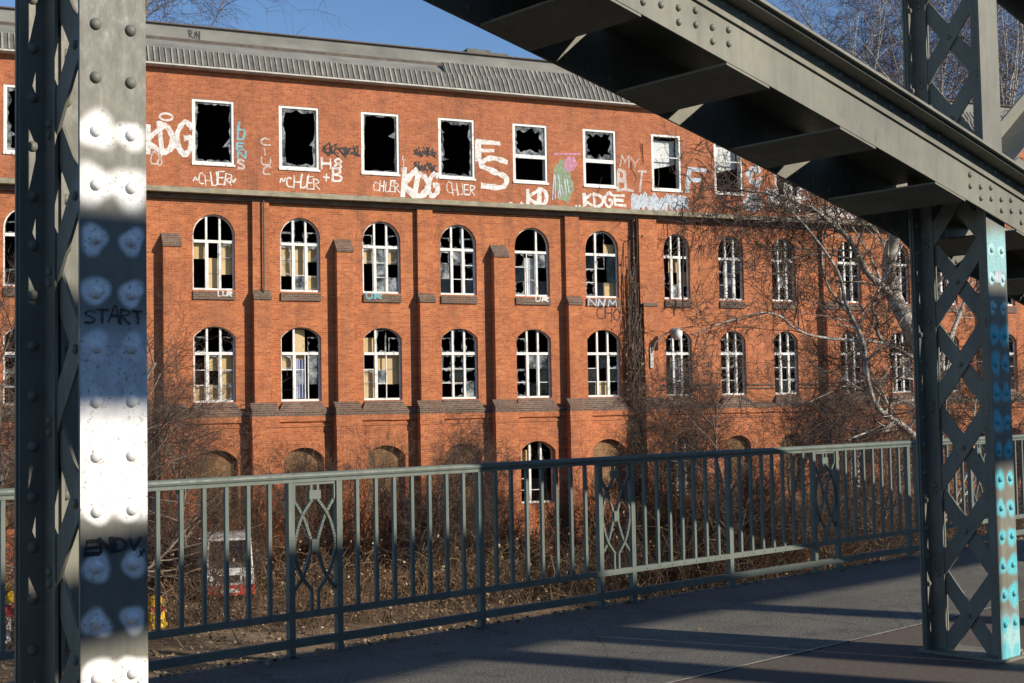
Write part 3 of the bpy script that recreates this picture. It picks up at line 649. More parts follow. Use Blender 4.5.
# ---- windows
def jag(x0,x1,z0,z1,a,n=9):      # jagged hole outline inside a lite
    pts=[]
    for (p,q) in (((x0,z0),(x1,z0)),((x1,z0),(x1,z1)),((x1,z1),(x0,z1)),((x0,z1),(x0,z0))):
        for i in range(n):
            t=i/n; x=p[0]+(q[0]-p[0])*t; z=p[1]+(q[1]-p[1])*t; d=a*random.uniform(.15,1.25)
            x+=d*(1 if x==x0 else (-1 if x==x1 else 0)); z+=d*(1 if z==z0 else (-1 if z==z1 else 0)); pts.append((x,z))
    return pts
def shards(mb,x0,x1,z0,z1,y,a,n=9):
    inn=jag(x0,x1,z0,z1,a,n); out=[]
    for (p,q) in (((x0,z0),(x1,z0)),((x1,z0),(x1,z1)),((x1,z1),(x0,z1)),((x0,z1),(x0,z0))):
        for i in range(n): t=i/n; out.append((p[0]+(q[0]-p[0])*t,p[1]+(q[1]-p[1])*t))
    b=len(mb.v); k=len(inn); mb.v+=[(x,y,z) for x,z in out]+[(x,y,z) for x,z in inn]
    for i in range(k): j=(i+1)%k; mb.face(b+i,b+j,b+k+j,b+k+i)
def add_child(mb,name,mat,par):
    o=mb.build(name,mat,par); o.location=(0,0,-GZ) if False else (0,0,0); return o
def window(x0,x1,z0,z1,kind,row,ci):
    rs=random.Random(hash((row,ci))&0xffff if False else ci*31+{'top':1,'r1':2,'r2':3,'r3':4}[row]*977)
    y=.13 if row!='r3' else .28+LOWP
    if row=='top': y=.03
    fr=MB(); pane=MB(); brd=MB(); cur=MB(); dk=MB(); sill=MB()
    w=x1-x0; t=.065; zz=lambda v:v-GZ
    zs,hd=outline(x0,x1,z0,z1,kind)
    if row=='top':
        t=.11; fr.box(x0,x0+t,y-.03,y+.09,zz(z0),zz(z1)); fr.box(x1-t*.8,x1,y-.03,y+.24,zz(z0),zz(z1)); fr.box(x0+t,x1-t*.8,y-.03,y+.09,zz(z0),zz(z0+t)); fr.box(x0+t,x1-t*.8,y-.03,y+.09,zz(z1-t*.8),zz(z1))
        fr.box(x0-.02,x1+.02,y-.10,y-.031,zz(z0-.04),zz(z0+.03))
        split=ci in (8,9); zi0=z0+t; zi1=z1-t*.8
        if split:
            zm=z0+(z1-z0)*.45; fr.box(x0+t,x1-t*.8,y-.02,y+.07,zz(zm-.07),zz(zm+.07)); shards(pane,x0+t,x1-t*.8,zz(zm+.07),zz(zi1),y+.02,.20,10)
        elif ci in (10,11,12,13):
            brd_m='curtain'; cur.quadp((x0+t,y+.3,zz(z0+.9)),(x1-t,y+.3,zz(z0+1.15)),(x1-t,y+.3,zz(zi1-.1)),(x0+t,y+.3,zz(zi1-.1)))
            fr.box(x0+t,x1-t*.8,y-.01,y+.03,zz(z0+1.35),zz(z0+1.39))
        else:
            shards(pane,x0+t,x1-t*.8,zz(zi0),zz(zi1),y+.02,rs.choice([.06,.09,.13]),rs.choice([7,11,15]))
            for _ in range(rs.randrange(1,4)):
                sx=rs.choice([x0+t,x1-t*.8]); dx=rs.uniform(.12,.34)*(1 if sx<x0+.3 else -1); sz=rs.uniform(zi0+.3,zi1-.4); n_=len(pane.v); pane.v+=[(sx,y+.024,zz(sz)),(sx+dx,y+.024,zz(sz+rs.uniform(-.1,.2))),(sx,y+.024,zz(sz+rs.uniform(.15,.4)))]; pane.face(n_,n_+1,n_+2)
    else:
        zt_=z0+(z1-z0)*(.645 if row!='r3' else .6)
        W1=x0+w*.335; W2=x0+w*.655
        def headz(x):
            for (a,b),(c,d) in zip(hd,hd[1:]):
                if a<=x<=c: return b+(d-b)*(x-a)/(c-a)
            return zs
        # outer frame following the head
        fr.box(x0,x0+.05,y,y+.07,zz(z0),zz(zs)); fr.box(x1-.05,x1,y,y+.07,zz(z0),zz(zs)); fr.box(x0,x1,y-.03,y+.09,zz(z0-.02),zz(z0+.075))
        for (a,b),(c,d) in zip(hd,hd[1:]):
            cx=(x0+x1)/2; k=.94
            A2=(cx+(a-cx)*k,zs+(b-zs)*k); B2=(cx+(c-cx)*k,zs+(d-zs)*k)
            fr.hexa([(a,y,zz(b)),(c,y,zz(d)),(c,y+.07,zz(d)),(a,y+.07,zz(b)),(A2[0],y,zz(A2[1])),(B2[0],y,zz(B2[1])),(B2[0],y+.07,zz(B2[1])),(A2[0],y+.07,zz(A2[1]))][::1])
        fr.box(x0+.05,x1-.05,y-.02,y+.08,zz(zt_-.05),zz(zt_+.05))
        for X in (W1,W2):
            if rs.random()<.12: continue
            fr.box(X-.042,X+.042,y-.025,y+.085,zz(z0+.076),zz(zt_-.051)); fr.box(X-.036,X+.036,y-.015,y+.08,zz(zt_+.051),zz(headz(X)-.0))
        # lites
        cols=[(x0+.05,W1-.042),(W1+.042,W2-.042),(W2+.042,x1-.05)]
        zr=[z0+.075+(zt_-.05-z0-.075)*k/3 for k in range(4)]
        lit=row in('r1','r2') and ci in (4,5,6)
        for ic,(p,q) in enumerate(cols):
            bars=rs.random()<(.25 if row=='r1' else .75)
            if bars:
                for k in (1,2):
                    if rs.random()<.65: fr.box(p,q,y+.01,y+.05,zz(zr[k]-.013),zz(zr[k]+.013))
            if rs.random()<.35: fr.box(p,p+.03,y+.0,y+.05,zz(zr[0]),zz(zr[3])); fr.box(q-.03,q,y+.0,y+.05,zz(zr[0]),zz(zr[3]))
            for k in range(3):
                r_=rs.random()
                if lit:
                    if r_<.58: brd.quadp((p-.05,y+.20,zz(zr[k]-.02)),(q+.05,y+.20,zz(zr[k]-.02)),(q+.05,y+.20,zz(zr[k+1]+.02)),(p-.05,y+.20,zz(zr[k+1]+.02)))
                    if r_<.3: shards(pane,p,q,zz(zr[k]+.013),zz(zr[k+1]-.013),y+.03,.09,5)
                    elif .58<r_<.68: pane.quadp((p,y+.03,zz(zr[k])),(q,y+.03,zz(zr[k])),(q,y+.03,zz(zr[k+1])),(p,y+.03,zz(zr[k+1])))
                else:
                    if r_<.06: brd.quadp((p-.05,y+.20,zz(zr[k]-.02)),(q+.05,y+.20,zz(zr[k]-.02)),(q+.05,y+.20,zz(zr[k+1]+.02)),(p-.05,y+.20,zz(zr[k+1]+.02)))
                    elif r_<.33: shards(pane,p,q,zz(zr[k]+.013),zz(zr[k+1]-.013),y+.03,.07,5)
                    elif r_<.40: pane.quadp((p,y+.03,zz(zr[k])),(q,y+.03,zz(zr[k])),(q,y+.03,zz(zr[k+1])),(p,y+.03,zz(zr[k+1])))
                    elif r_<.65: dk.quadp((p,y+.03,zz(zr[k])),(q,y+.03,zz(zr[k])),(q,y+.03,zz(zr[k+1])),(p,y+.03,zz(zr[k+1])))
            # head lite
            hz=min(headz(p+.01),headz(q-.01))-.04
            if hz>zt_+.15:
                r_=rs.random()
                if r_<.45: shards(pane,p,q,zz(zt_+.05),zz(hz),y+.03,.06,5)
                elif r_<.6: brd.quadp((p-.03,y+.21,zz(zt_-.02)),(q+.03,y+.21,zz(zt_-.02)),(q+.03,y+.21,zz(hz)),(p-.03,y+.21,zz(hz)))
        if (row,ci) in (('r2',10),('r2',5),('r1',8)):
            p,q=cols[1]; X=(p+q)/2
            for i in range(8):
                xa=p+(q-p)*i/8; cur.quadp((xa,y+.16+.03*(i%2),zz(z0+.1)),(xa+(q-p)/8,y+.16+.03*((i+1)%2),zz(z0+.1)),(xa+(q-p)/8,y+.16+.03*((i+1)%2),zz(zt_-.2)),(xa,y+.16+.03*(i%2),zz(zt_-.2)))
        if row in('r1','r2'):
            if row=='r1': sill.prism([(-.07,z0-.33),(-.07,z0-.06),(y-.031,z0-.022),(y-.031,z0-.33)],lambda yy,z:(x0+.002,yy,z-GZ),lambda yy,z:(x1-.002,yy,z-GZ))
            else: sill.hexa([(x0-.16,-.27,zz(1.64)),(x1+.16,-.27,zz(1.64)),(x1+.16,y-.04,zz(1.64)),(x0-.16,y-.04,zz(1.64)),(x0+.03,-.05,zz(z0-.025)),(x1-.03,-.05,zz(z0-.025)),(x1-.03,y-.04,zz(z0-.022)),(x0+.03,y-.04,zz(z0-.022))])
    o=fr.build('window',M['white'],bl)
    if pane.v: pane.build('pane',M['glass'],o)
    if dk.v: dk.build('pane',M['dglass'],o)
    if brd.v: brd.build('board',M['board'],o)
    if cur.v: cur.build('curtain',M['bluecloth'] if row=='r2' else M['curtain'],o)
    if sill.v: sill.build('sill',M['brick_dark'],o)
    if kind: arch_ring(x0,x1,z0,z1,kind,row,o)
    return o
def arch_ring(x0,x1,z0,z1,k,row,par):
    mb=MB(); yy=(LOWP if row=='r3' else 0)-.012; zs,hd=outline(x0,x1,z0,z1,k,14); c=(x0+x1)/2; n=len(hd); L=.24
    o_=[]
    for (p,q) in hd:
        d=Vector((p-c,q-(zs if k=='semi' else z1-1.3))).normalized(); o_.append((p+d.x*L,q+d.y*L))
    for y in (yy,yy+.0115):
        mb.v+=[(p,y,q-GZ) for p,q in hd]+[(p,y,q-GZ) for p,q in o_]
    for i in range(n-1):
        mb.face(i,i+1,n+i+1,n+i); mb.face(n+i,n+i+1,3*n+i+1,3*n+i); mb.face(2*n+i,2*n+i+1,i+1,i)
    mb.build('brick_arch',M['brick'],par)
for row in ('top','r1','r2'):
    for i,(x0,x1,z0,z1,k) in enumerate(ops_for(row)): window(x0,x1,z0,z1,k,row,i)
for i,(x0,x1,z0,z1,k) in enumerate(ops_for('r3')):
    if i in (8,10,13): window(x0,x1,z0,z1,k,'r3',i)
    elif i<16:
        mb=MB(); zs,hd=outline(x0+.0,x1-.0,z0,z1,k); yy=LOWP+.24
        mb.prism([(x0,z0),(x1,z0)]+hd[::-1],lambda x,z:(x,yy+.1,z-GZ),lambda x,z:(x,yy,z-GZ)); o=mb.build('window_infill',M['infill'],bl); arch_ring(x0,x1,z0,z1,k,'r3',o)
# drainpipe, hanging cable, bracket courses
mb=MB(); mb.tube([(25.98,-.12,GZ),(25.98,-.12,9.3)],.07,8); mb.build('drainpipe',M['rust'],bl,BO); mb=MB(); mb.tube([(11.0,-.26,5.9),(11.0,-.26,9.2)],.03,6); mb.build('drainpipe',M['rust'],bl,BO)
uc,_=fac(677,260); mb=MB(); zc0=fac(677,212)[1]; zc1=fac(678,312)[1]
mb.tube([(uc,-.52,zc0+.3),(uc,-.53,zc0-.6),(uc+.03,-.45,zc0-1.6),(uc+.02,-.33,zc1+1.),(uc+.05,-.3,zc1)],[.02,.02,.035,.05,.02],6); mb.build('hanging_cable',M['black'],bl,BO)
mb=MB()
for x0,x1 in ((26.95,27.35),(28.7,29.95),(31.3,32.6),(33.9,35.1)): mb.box(x0,x1,-.05,-.001,2.42,2.50); mb.box(x0,x1,-.05,-.001,2.28,2.33)
mb.build('string_course',M['brick_dark'],bl,BO)
# ---- graffiti on the building
def graf(y=-.026):
    return Strokes(lambda x,z,o:(x,y-o,z-GZ))
def gtext(t,x0,y0,x1,y1,lw,mat,slant=0,y=-.026,gap=.2):
    s=graf(y); (u0,z0),(u1,z1)=fac(x0,y1),fac(x1,y0); zr=fac(x1,y1)[1]; s.text(t,u0,z0,u1-u0,abs(fac(x0,y0)[1]-z0),lw,slant,gap=gap); return s.mb.build('graffiti',M[mat],bl)
def scrib(x0,y0,x1,y1,lw,mat='g_black'):
    s=graf(); (u0,z0),(u1,z1)=fac(x0,y1),fac(x1,y0); n=5
    for i in range(n):
        a=u0+(u1-u0)*i/n; wd=(u1-u0)/n*1.25; h=abs(fac(x0,y0)[1]-z0)
        s.line([(a+wd*random.uniform(0,.3),z0+h*random.uniform(.6,1)),(a+wd*random.uniform(.1,.9),z0+h*random.uniform(0,.3)),(a+wd*random.uniform(.5,1),z0+h*random.uniform(.5,1)),(a+wd*random.uniform(0,.5),z0+h*random.uniform(.3,.6)),(a+wd,z0+h*random.uniform(0,.3))],lw,True,.3)
        s.line([(a,z0+h*random.uniform(.2,.8)),(a+wd,z0+h*random.uniform(.2,.8))],lw*.8)
    return s.mb.build('graffiti',M[mat],bl)
gtext('KDG',147,122,190,152,.19,'g_white',gap=.18)
s=graf(); c=fac(166,117); s.line([(c[0]+.22*math.cos(k/10*2*PI),c[1]+.12*math.sin(k/10*2*PI)) for k in range(11)],.07); s.mb.build('graffiti',M['g_white'],bl)
gtext('C8',150,151,164,165,.06,'g_pale')
gtext('~CHUER~',193,172,236,184,.045,'g_white',gap=.05)
for i,c in enumerate('LUENS'):
    gtext(c,237,122+i*9.5,246,130+i*9.5,.07,'g_blue' if i<4 else 'g_pale')
for i,c in enumerate('CIUC'): gtext(c,262,138+i*9.5,272,146+i*9.5,.055,'g_pale')
gtext('~CHUER',280,175,320,187,.05,'g_white',gap=.05)
scrib(322,142,358,156,.06); gtext('H8',322,159,344,168,.075,'g_white'); gtext('+B',322,169,342,181,.075,'g_white')
gtext('CHUER',374,181,400,191,.04,'g_white',gap=.05); gtext('KDG',403,173,438,196,.20,'g_white')
scrib(413,146,435,157,.055); scrib(413,161,435,172,.055)
for i,c in enumerate('LIE'): gtext(c,402,155+i*6,406,160+i*6,.04,'g_pale')
gtext('CHUER',447,184,475,194,.04,'g_white',gap=.05)
gtext('F',478,144,499,160,.19,'g_white'); gtext('S',480,160,509,188,.21,'g_white')
gtext('..KD',508,190,548,204,.16,'g_white',gap=.15); gtext('KDG',585,193,613,206,.13,'g_white'); gtext('...',575,199,586,206,.1,'g_white'); gtext('E',615,196,626,206,.09,'g_white')
s=graf(-.025); c=fac(562,182); s.blob(c[0],c[1],.42,.78,3); s.mb.build('graffiti',M['g_green'],bl)
s=graf(-.030); c=fac(568,164); s.blob(c[0]+.05,c[1],.28,.30,8); s.line([(c[0]-.6,c[1]+.35),(c[0]+.5,c[1]+.42)],.09); s.mb.build('graffiti',M['g_pink'],bl)
s=graf(-.034); c=fac(560,190)
for i in range(7): s.line([(c[0]-.35+.12*i,c[1]-.4+.05*i),(c[0]-.3+.1*i+random.uniform(-.1,.1),c[1]+random.uniform(.1,.7))],.05)
s.mb.build('graffiti',M['g_grey'],bl)
gtext('BLT',617,171,644,189,.11,'g_pale'); gtext('MY',620,157,641,167,.045,'g_pale')
s=graf(-.025); 
for i in range(10):
    c=fac(634+i*5.6,203); s.blob(c[0],c[1]+random.uniform(-.08,.1),.16,random.uniform(.2,.34),i+40); s.line([(c[0]-.1,c[1]-.3),(c[0]+random.uniform(-.15,.15),c[1]+random.uniform(.15,.42)),(c[0]+.15,c[1]-.25)],.12)
s.mb.build('graffiti',M['g_grey'],bl)
gtext('F',687,164,703,190,.18,'g_grey')
s=graf(-.025); c=fac(755,175); s.blob(c[0],c[1],.42,.42,5); c2=fac(753,203); s.blob(c2[0],c2[1],.5,.38,6); s.mb.build('graffiti',M['g_grey'],bl)
s=graf(-.030); s.blob(c[0]+.02,c[1]-.05,.18,.2,7); s.mb.build('graffiti',M['g_orange'],bl)
gtext('MURE',770,186,806,208,.16,'g_white'); gtext('MAEN',818,206,856,221,.16,'g_white')
gtext('CHO',598,308,620,319,.055,'g_black',y=-.005)
gtext('UR',535,296,548,301,.05,'g_white',y=-.07); gtext('LUR',218,291,232,296,.04,'g_white',y=-.07); gtext('UR',366,293,382,298,.06,'g_blue',y=-.07); gtext('NNM',588,299,616,306,.05,'g_grey',y=-.07)
s=Strokes(lambda x,z,o:(x,1.097-o,z-GZ)); (u0,z0)=fac(189,38,1.1); s.text('RIN',u0,z0,.42,.26,.05); s.mb.build('graffiti',M['g_black'],bl)
# ---- gooseneck wall lamp
ul,zl=fac(647,362); wl=thing('wall_lamp','curved gooseneck lamp with a pale shade fixed to the brick pier beside the vine','lamp',tuple(N_*DB+A_*ul+Vector((0,0,zl))),TF)
mb=MB(); mb.box(-.07,.07,-.40,-.34,-.25,.55); mb.tube([(0,-.40,.35),(.1,-.55,.75),(.3,-.68,1.0),(.5,-.78,1.12),(.62,-.82,1.16)],.028,8); mb.build('arm',M['chrome'],wl)
mb=MB(); mb.tube([(.58,-.80,1.20),(.66,-.85,1.17),(.80,-.95,1.10),(.84,-.98,1.07)],[.05,.16,.26,.27],14); mb.build('lamp_shade',M['chrome'],wl,smooth=True)
mb=MB(); mb.tube([(.80,-.95,1.08),(.95,-1.05,1.0),(1.0,-1.08,.97)],[.24,.2,.05],14); mb.build('lamp_glass',M['lampglass'],wl,smooth=True)

# ================================================================== GROUND
mb=MB(); K=90
def gz(x,y):
    p=Vector((x,y,0)); t=DB-p.dot(N_)       # distance in front of the facade
    z=GZ+.18*noise.noise((x*.15,y*.15,0))
    if t<-.3: z=GZ-.05
    return z
xs=[-900,-300,-120]+[-60+2*i for i in range(76)]+[150,300,900]; ys=[-900,-300,-100]+[-30+2*i for i in range(51)]+[110,200,500,1500]
for y in ys:
    for x in xs: mb.v.append((x,y,gz(x,y)))
for j in range(len(ys)-1):
    for i in range(len(xs)-1): o=j*len(xs)+i; mb.face(o,o+1,o+1+len(xs),o+len(xs))
tag(mb.build('ground',M['soil'],smooth=True),kind='structure')
# ================================================================== VEGETATION
def grow(thick,thin,p,d,L,r,lev,rs,par):
    maxlev,droop,nchild,thr=par['lev'],par.get('droop',0),par['n'],par.get('thr',.014)
    n=max(3,int(L/par.get('seg',.45))); n=min(n,9); pts=[p.copy()]; rad=[r]; q=p.copy(); dd=d.normalized()
    for i in range(n):
        wob=par.get('wob',.22); dd=(dd+Vector((rs.gauss(0,wob),rs.gauss(0,wob),rs.gauss(0,wob)))*.6+Vector((0,0,par.get('up',.05) if lev<2 else -droop))).normalized()
        q=q+dd*(L/n); pts.append(q.copy()); rad.append(r*(1-(i+1)/n*(.75 if lev else .6)))
    mbb=thick if r>thr else thin
    mbb.tube(pts,rad,7 if r>.06 else (5 if r>.02 else 3),cap=False)
    if lev>=maxlev: return
    k=nchild[min(lev,len(nchild)-1)]
    for j in range(k):
        t=rs.uniform(par.get('t0',.25) if lev==0 else .15,1.); i=min(n-1,int(t*n)); f=t*n-i
        b=pts[i].lerp(pts[i+1],f); ax=(pts[i+1]-pts[i]).normalized()
        o=ax.orthogonal().normalized(); o=Matrix.Rotation(rs.uniform(0,2*PI),3,ax)@o
        ang=R(rs.uniform(*par.get('ang',(28,62)))); nd=ax*math.cos(ang)+o*math.sin(ang)
        rr=max(par.get('minr',.0045),min(rad[i]*.62,r*rs.uniform(.35,.55))); LL=L*rs.uniform(.38,.62)*(1-.35*t if lev==0 else 1)
        grow(thick,thin,b,nd,LL,rr,lev+1,rs,par)
def tree(name,base,h,r,par,seed,label,cat,group,bark_m,twig_m,lean=(0,0,1)):
    rs=random.Random(seed); t=thing(name,label,cat,tuple(base),0,group)
    th,tn=MB(),MB(); grow(th,tn,Vector((0,0,-.1)),Vector(lean),h,r,0,rs,par)
    th.build('trunk',bark_m,t,smooth=True); 
    if tn.v: tn.build('crown',twig_m,t)
    return t
def base_at(px,Y):
    p=at(px,400,Y); return Vector((p.x,p.y,gz(p.x,p.y)))
BIR=dict(lev=4,minr=.010,thr=.024,n=[22,7,6,6],droop=.12,up=.10,seg=.8,t0=.22,ang=(22,55),wob=.13)
G_B='bare birches behind the factory'
for i,(px,Y,h,r,lab,ln) in enumerate([(775,74,23,.2,'bare birch behind the roof, leftmost of the birches above the arch',(-.02,0,1)),(838,80,26,.22,'tall bare birch behind the roof with a pale forked trunk',(.03,0,1)),
   (890,84,27,.22,'bare birch behind the roof just left of the upper lattice post',(0,0,1)),(938,90,28,.22,'distant bare birch filling the gaps of the upper lattice',(0,.02,1)),(985,84,27,.22,'bare birch behind the factory, seen right of the upper steel post',(.05,0,1)),(1040,80,25,.22,'bare birch at the right edge whose twigs reach into the frame',(-.08,0,1)),(810,96,27,.2,'farthest bare birch, a thin crown between the two leftmost birches',(0,0,1))]):
    tree('birch_tree',base_at(px,Y),h,r,BIR,100+i,lab,'tree',G_B,M['birch'],M['twig_red'],ln)
# old tree behind the right post, its limbs set by hand
t=thing('old_tree','old bare tree behind the right lattice post, pale crooked limbs reaching across the factory','tree',tuple(base_at(938,24)),0)
rs=random.Random(5); th,tn=MB(),MB(); T0=base_at(938,24)
def limb(pts,r0,r1,kids,L=1.6):
    V=[at(x,y,Y)-T0 for x,y,Y in pts]; n=len(V); V=[Vector(q) for q in V]
    out=[]
    for i in range(n-1):
        for k in range(3):
            f=k/3; p0=V[max(i-1,0)];p1=V[i];p2=V[i+1];p3=V[min(i+2,n-1)]
            out.append(.5*((2*p1)+(p2-p0)*f+(2*p0-5*p1+4*p2-p3)*f*f+(3*p1-p0-3*p2+p3)*f**3))
    out.append(V[-1]); m=len(out)
    th.tube(out,[(r0+(r1-r0)*i/(m-1))*(1+.1*noise.noise((i*1.3,r0*50,0))) for i in range(m)],8,cap=False)
    for j in range(kids):
        i=rs.randrange(1,m-1); ax=(out[i+1]-out[i]).normalized(); o=Matrix.Rotation(rs.uniform(0,6.28),3,ax)@ax.orthogonal().normalized()
        nd=ax*.7+o*.7; rr=(r0+(r1-r0)*i/m)*.4
        grow(th,tn,out[i],nd,L*rs.uniform(.5,1.2),max(.009,min(rr,.03)),1,rs,dict(lev=4,n=[5,6,5,3],droop=.05,up=.03,seg=.3,wob=.25,thr=.013))
base=at(938,24,24)
limb([(940,660,24),(936,560,24),(932,470,24),(925,370,24.3),(911,330,24),(893,294,24),(889,262,23.8),(897,225,23.5),(905,170,23),(915,90,23)],.21,.09,16,2.4)
limb([(893,296,24),(876,281,23.6),(865,269,23.3),(850,240,23),(828,221,22.8),(813,209,22.6),(780,196,22.4),(745,190,22.2)],.075,.016,24)
limb([(934,452,24),(913,435,23.5),(900,424,23.2),(883,413,23),(874,402,23),(867,378,22.8),(865,354,22.7),(860,334,22.6),(852,318,22.5),(845,301,22.4),(838,272,22.4),(815,238,22.2),(795,215,22),(768,190,22)],.065,.012,28)
limb([(928,366,24),(911,356,23.6),(892,347,23.4),(878,335,23.2),(877,318,23),(872,308,22.8),(880,285,22.6),(905,240,22.5)],.045,.014,14)
limb([(911,356,23.6),(883,343,23),(848,340,22.6),(813,336,22.2),(793,327,22),(780,316,21.8),(760,313,21.6),(725,322,21.4),(690,335,21.2)],.032,.009,26)
limb([(928,382,24),(911,379,23.8),(883,378,23.5),(850,384,23.2),(810,402,22.8)],.024,.008,12)
limb([(913,400,23.4),(893,404,23.2),(884,414,23)],.03,.025,2); limb([(895,425,23),(868,432,22.5),(848,440,22)],.028,.012,3)
limb([(852,318,22.5),(830,290,22.6),(822,262,22.8),(826,225,23),(838,180,23.2)],.022,.008,14)
limb([(925,400,24),(945,350,24),(965,300,24.3),(985,240,24.6)],.06,.02,16)
th.build('trunk',M['palebark'],t,smooth=True); tn.build('crown',M['twig'],t)
# bare bushy trees left and in front of the wall
BUS=dict(lev=4,n=[24,9,7,5],droop=-.01,up=.06,seg=.4,t0=.05,ang=(25,65),wob=.2)
G_T='bare saplings in front of the factory wall'
for i,(px,Y,h,r,lab,ln) in enumerate([(95,33,7.5,.10,'spreading bare tree half hidden behind the left steel post',(.15,0,1)),(-15,34,8.5,.11,'bare tree at the left edge of the picture beyond the left post',(.1,0,1)),(185,41,5.6,.07,'bare sapling before the first brick pier right of the left post',(-.1,0,1)),
   (395,41,4.6,.06,'bare sapling below the third pair of arched windows',(.12,0,1)),(455,43,4.2,.05,'bare sapling reaching up under the fourth arched window',(-.1,0,1)),(655,44,5.2,.06,'bare sapling under the gooseneck wall lamp',(.1,0,1)),(705,42,5.0,.06,'thin bare sapling right of the wall lamp',(0,0,1)),
   (735,40,5.4,.06,'bare sapling between the wall lamp and the old tree',(.05,0,1)),(770,42,6.2,.07,'taller bare sapling left of the old tree',(0,0,1)),(825,40,5.2,.06,'bare bush in front of the pier beside the old tree',(-.1,0,1)),(870,36,4.6,.06,'bare bush under the pale crooked limb',(.1,0,1)),(985,40,6.5,.08,'bare bush seen through the gaps of the right lattice post',(0,0,1)),(310,43,3.4,.04,'low bare bush under the second blocked arch',(.1,0,1))]):
    tree('bare_sapling',base_at(px,Y),h,r,BUS,300+i,lab,'tree',G_T,M['bark'],M['twig'],ln)
SHR=dict(lev=3,n=[16,7,5],droop=-.01,up=.10,seg=.35,t0=.03,ang=(18,55),wob=.2,thr=.012)
G_S='bare shrubs along the factory foot'
for i,(px,Y,h,lab) in enumerate([(165,42,4.4,'bare shrub tight against the left steel post, before the first blocked arch'),(205,43,3.8,'bare shrub rising behind the white van'),(222,36.5,2.2,'low bare shrub in front of the white van, half hiding it'),(262,43,3.6,'bare shrub just right of the white van'),(300,44,3.9,'bare shrub in front of the second blocked arch'),
  (345,44,4.2,'bare shrub before the brick pier left of the third blocked arch'),(385,43,3.8,'bare shrub in front of the third blocked arch'),(425,45,3.9,'bare shrub before the pier left of the fourth blocked arch'),(480,45,3.6,'bare shrub right of the fourth blocked arch'),(500,44,2.8,'low bare shrub left of the open ground-floor window'),
  (560,45,3.0,'low bare shrub right of the open ground-floor window'),(598,45,3.7,'bare shrub beside the foot of the dead creeper'),(640,43,4.0,'bare shrub right of the foot of the dead creeper'),(688,43,4.2,'bare shrub before the dark ground-floor window right of the creeper'),(750,42,4.4,'bare shrub in front of the last arches before the lattice post'),(850,38,4.0,'bare shrub left of the lattice post foot')]):
    bp=base_at(px,Y); t=thing('bare_shrub',lab,'shrub',tuple(bp),0,G_S); th,tn=MB(),MB(); rs=random.Random(600+i)
    for k in range(5): grow(th,tn,Vector((rs.gauss(0,.25),rs.gauss(0,.25),-.05)),Vector((rs.gauss(0,.25),rs.gauss(0,.25),1)),h*rs.uniform(.6,1),.028*rs.uniform(.6,1),0,rs,SHR)
    th.build('trunk',M['bark'],t,smooth=True); tn.build('crown',M['cane'] if i%2 else M['twig'],t)
tree('bare_tree',base_at(150,80),29.5,.25,BIR,411,'bare treetop showing above the roof beside the left steel post','tree',None,M['bark'],M['twig_red'])
# dead creeper on the drainpipe
vn=thing('dead_creeper','dead brown creeper hanging down the drainpipe between the wide and narrow bays','climbing plant',tuple(N_*DB+A_*26.0+Vector((0,0,GZ))),TF)
mb=MB(); rs=random.Random(9)
for i in range(75):
    x=rs.gauss(-.12,.24); z=rs.uniform(0,5); L=rs.uniform(3,8.5); top=min(13.2,z+L); pts=[]
    for k in range(9):
        x+=rs.gauss(0,.09); pts.append((x*(1-.055*(z+(top-z)*k/8)),-.16-abs(rs.gauss(0,.10)),z+(top-z)*k/8))
    mb.tube(pts,rs.uniform(.008,.024),3,cap=False)
for i in range(2200):
    z=abs(rs.gauss(0,4.2)); x=rs.gauss(-.1,.3)*(1.2 if z<4 else .9); p=Vector((x,-.2-abs(rs.gauss(0,.12)),min(z,12.6))); d=Vector((rs.gauss(0,.5),rs.gauss(-.1,.25),rs.gauss(-.5,.5))).normalized()
    mb.tube([p,p+d*.25,p+d*.4+Vector((0,0,-.15))],.007,3,cap=False)
mb.build('stem',M['twig'],vn)
mb=MB()
for i in range(1700):
    z=abs(rs.gauss(0,4.5)); p=Vector((rs.gauss(-.1,.26),-.2-abs(rs.gauss(0,.13)),min(z,12.4))); q=.03+.05*rs.random()
    o1=Vector((rs.gauss(0,1),rs.gauss(0,1),rs.gauss(0,1))).normalized()*q; o2=Vector((rs.gauss(0,1),rs.gauss(0,1),rs.gauss(0,1))).normalized()*q*.7; mb.quadp(p-o1,p-o2,p+o1,p+o2)
mb.build('foliage',M['dryleaf'],vn)
# creeper twigs on the right of the top storey
vr=thing('wall_creeper','thin leafless creeper spreading over the right end of the graffiti storey','climbing plant',tuple(N_*DB+A_*30.5+Vector((0,0,9.7))),TF)
mb=MB(); rs=random.Random(19)
for i in range(620):
    x=rs.gauss(1.2,2.2); z=rs.uniform(-2.0,3.2) if rs.random()<.6 else rs.uniform(-1.5,.5); p=Vector((x,-.06-(.5 if -.45<z<.05 else 0),z)); d=Vector((rs.gauss(0,.5),0,rs.gauss(-.3,.8))).normalized(); pts=[p]
    for k in range(4): d=(d+Vector((rs.gauss(0,.35),rs.gauss(0,.04),rs.gauss(-.1,.3)))).normalized(); p=p+d*rs.uniform(.12,.35); p.y=min(p.y,-.04 if not(-.45<p.z<.05) else -.54); pts.append(p.copy())
    mb.tube(pts,[.014,.012,.01,.008,.006],3,cap=False)
mb.build('stem',M['twig'],vr)
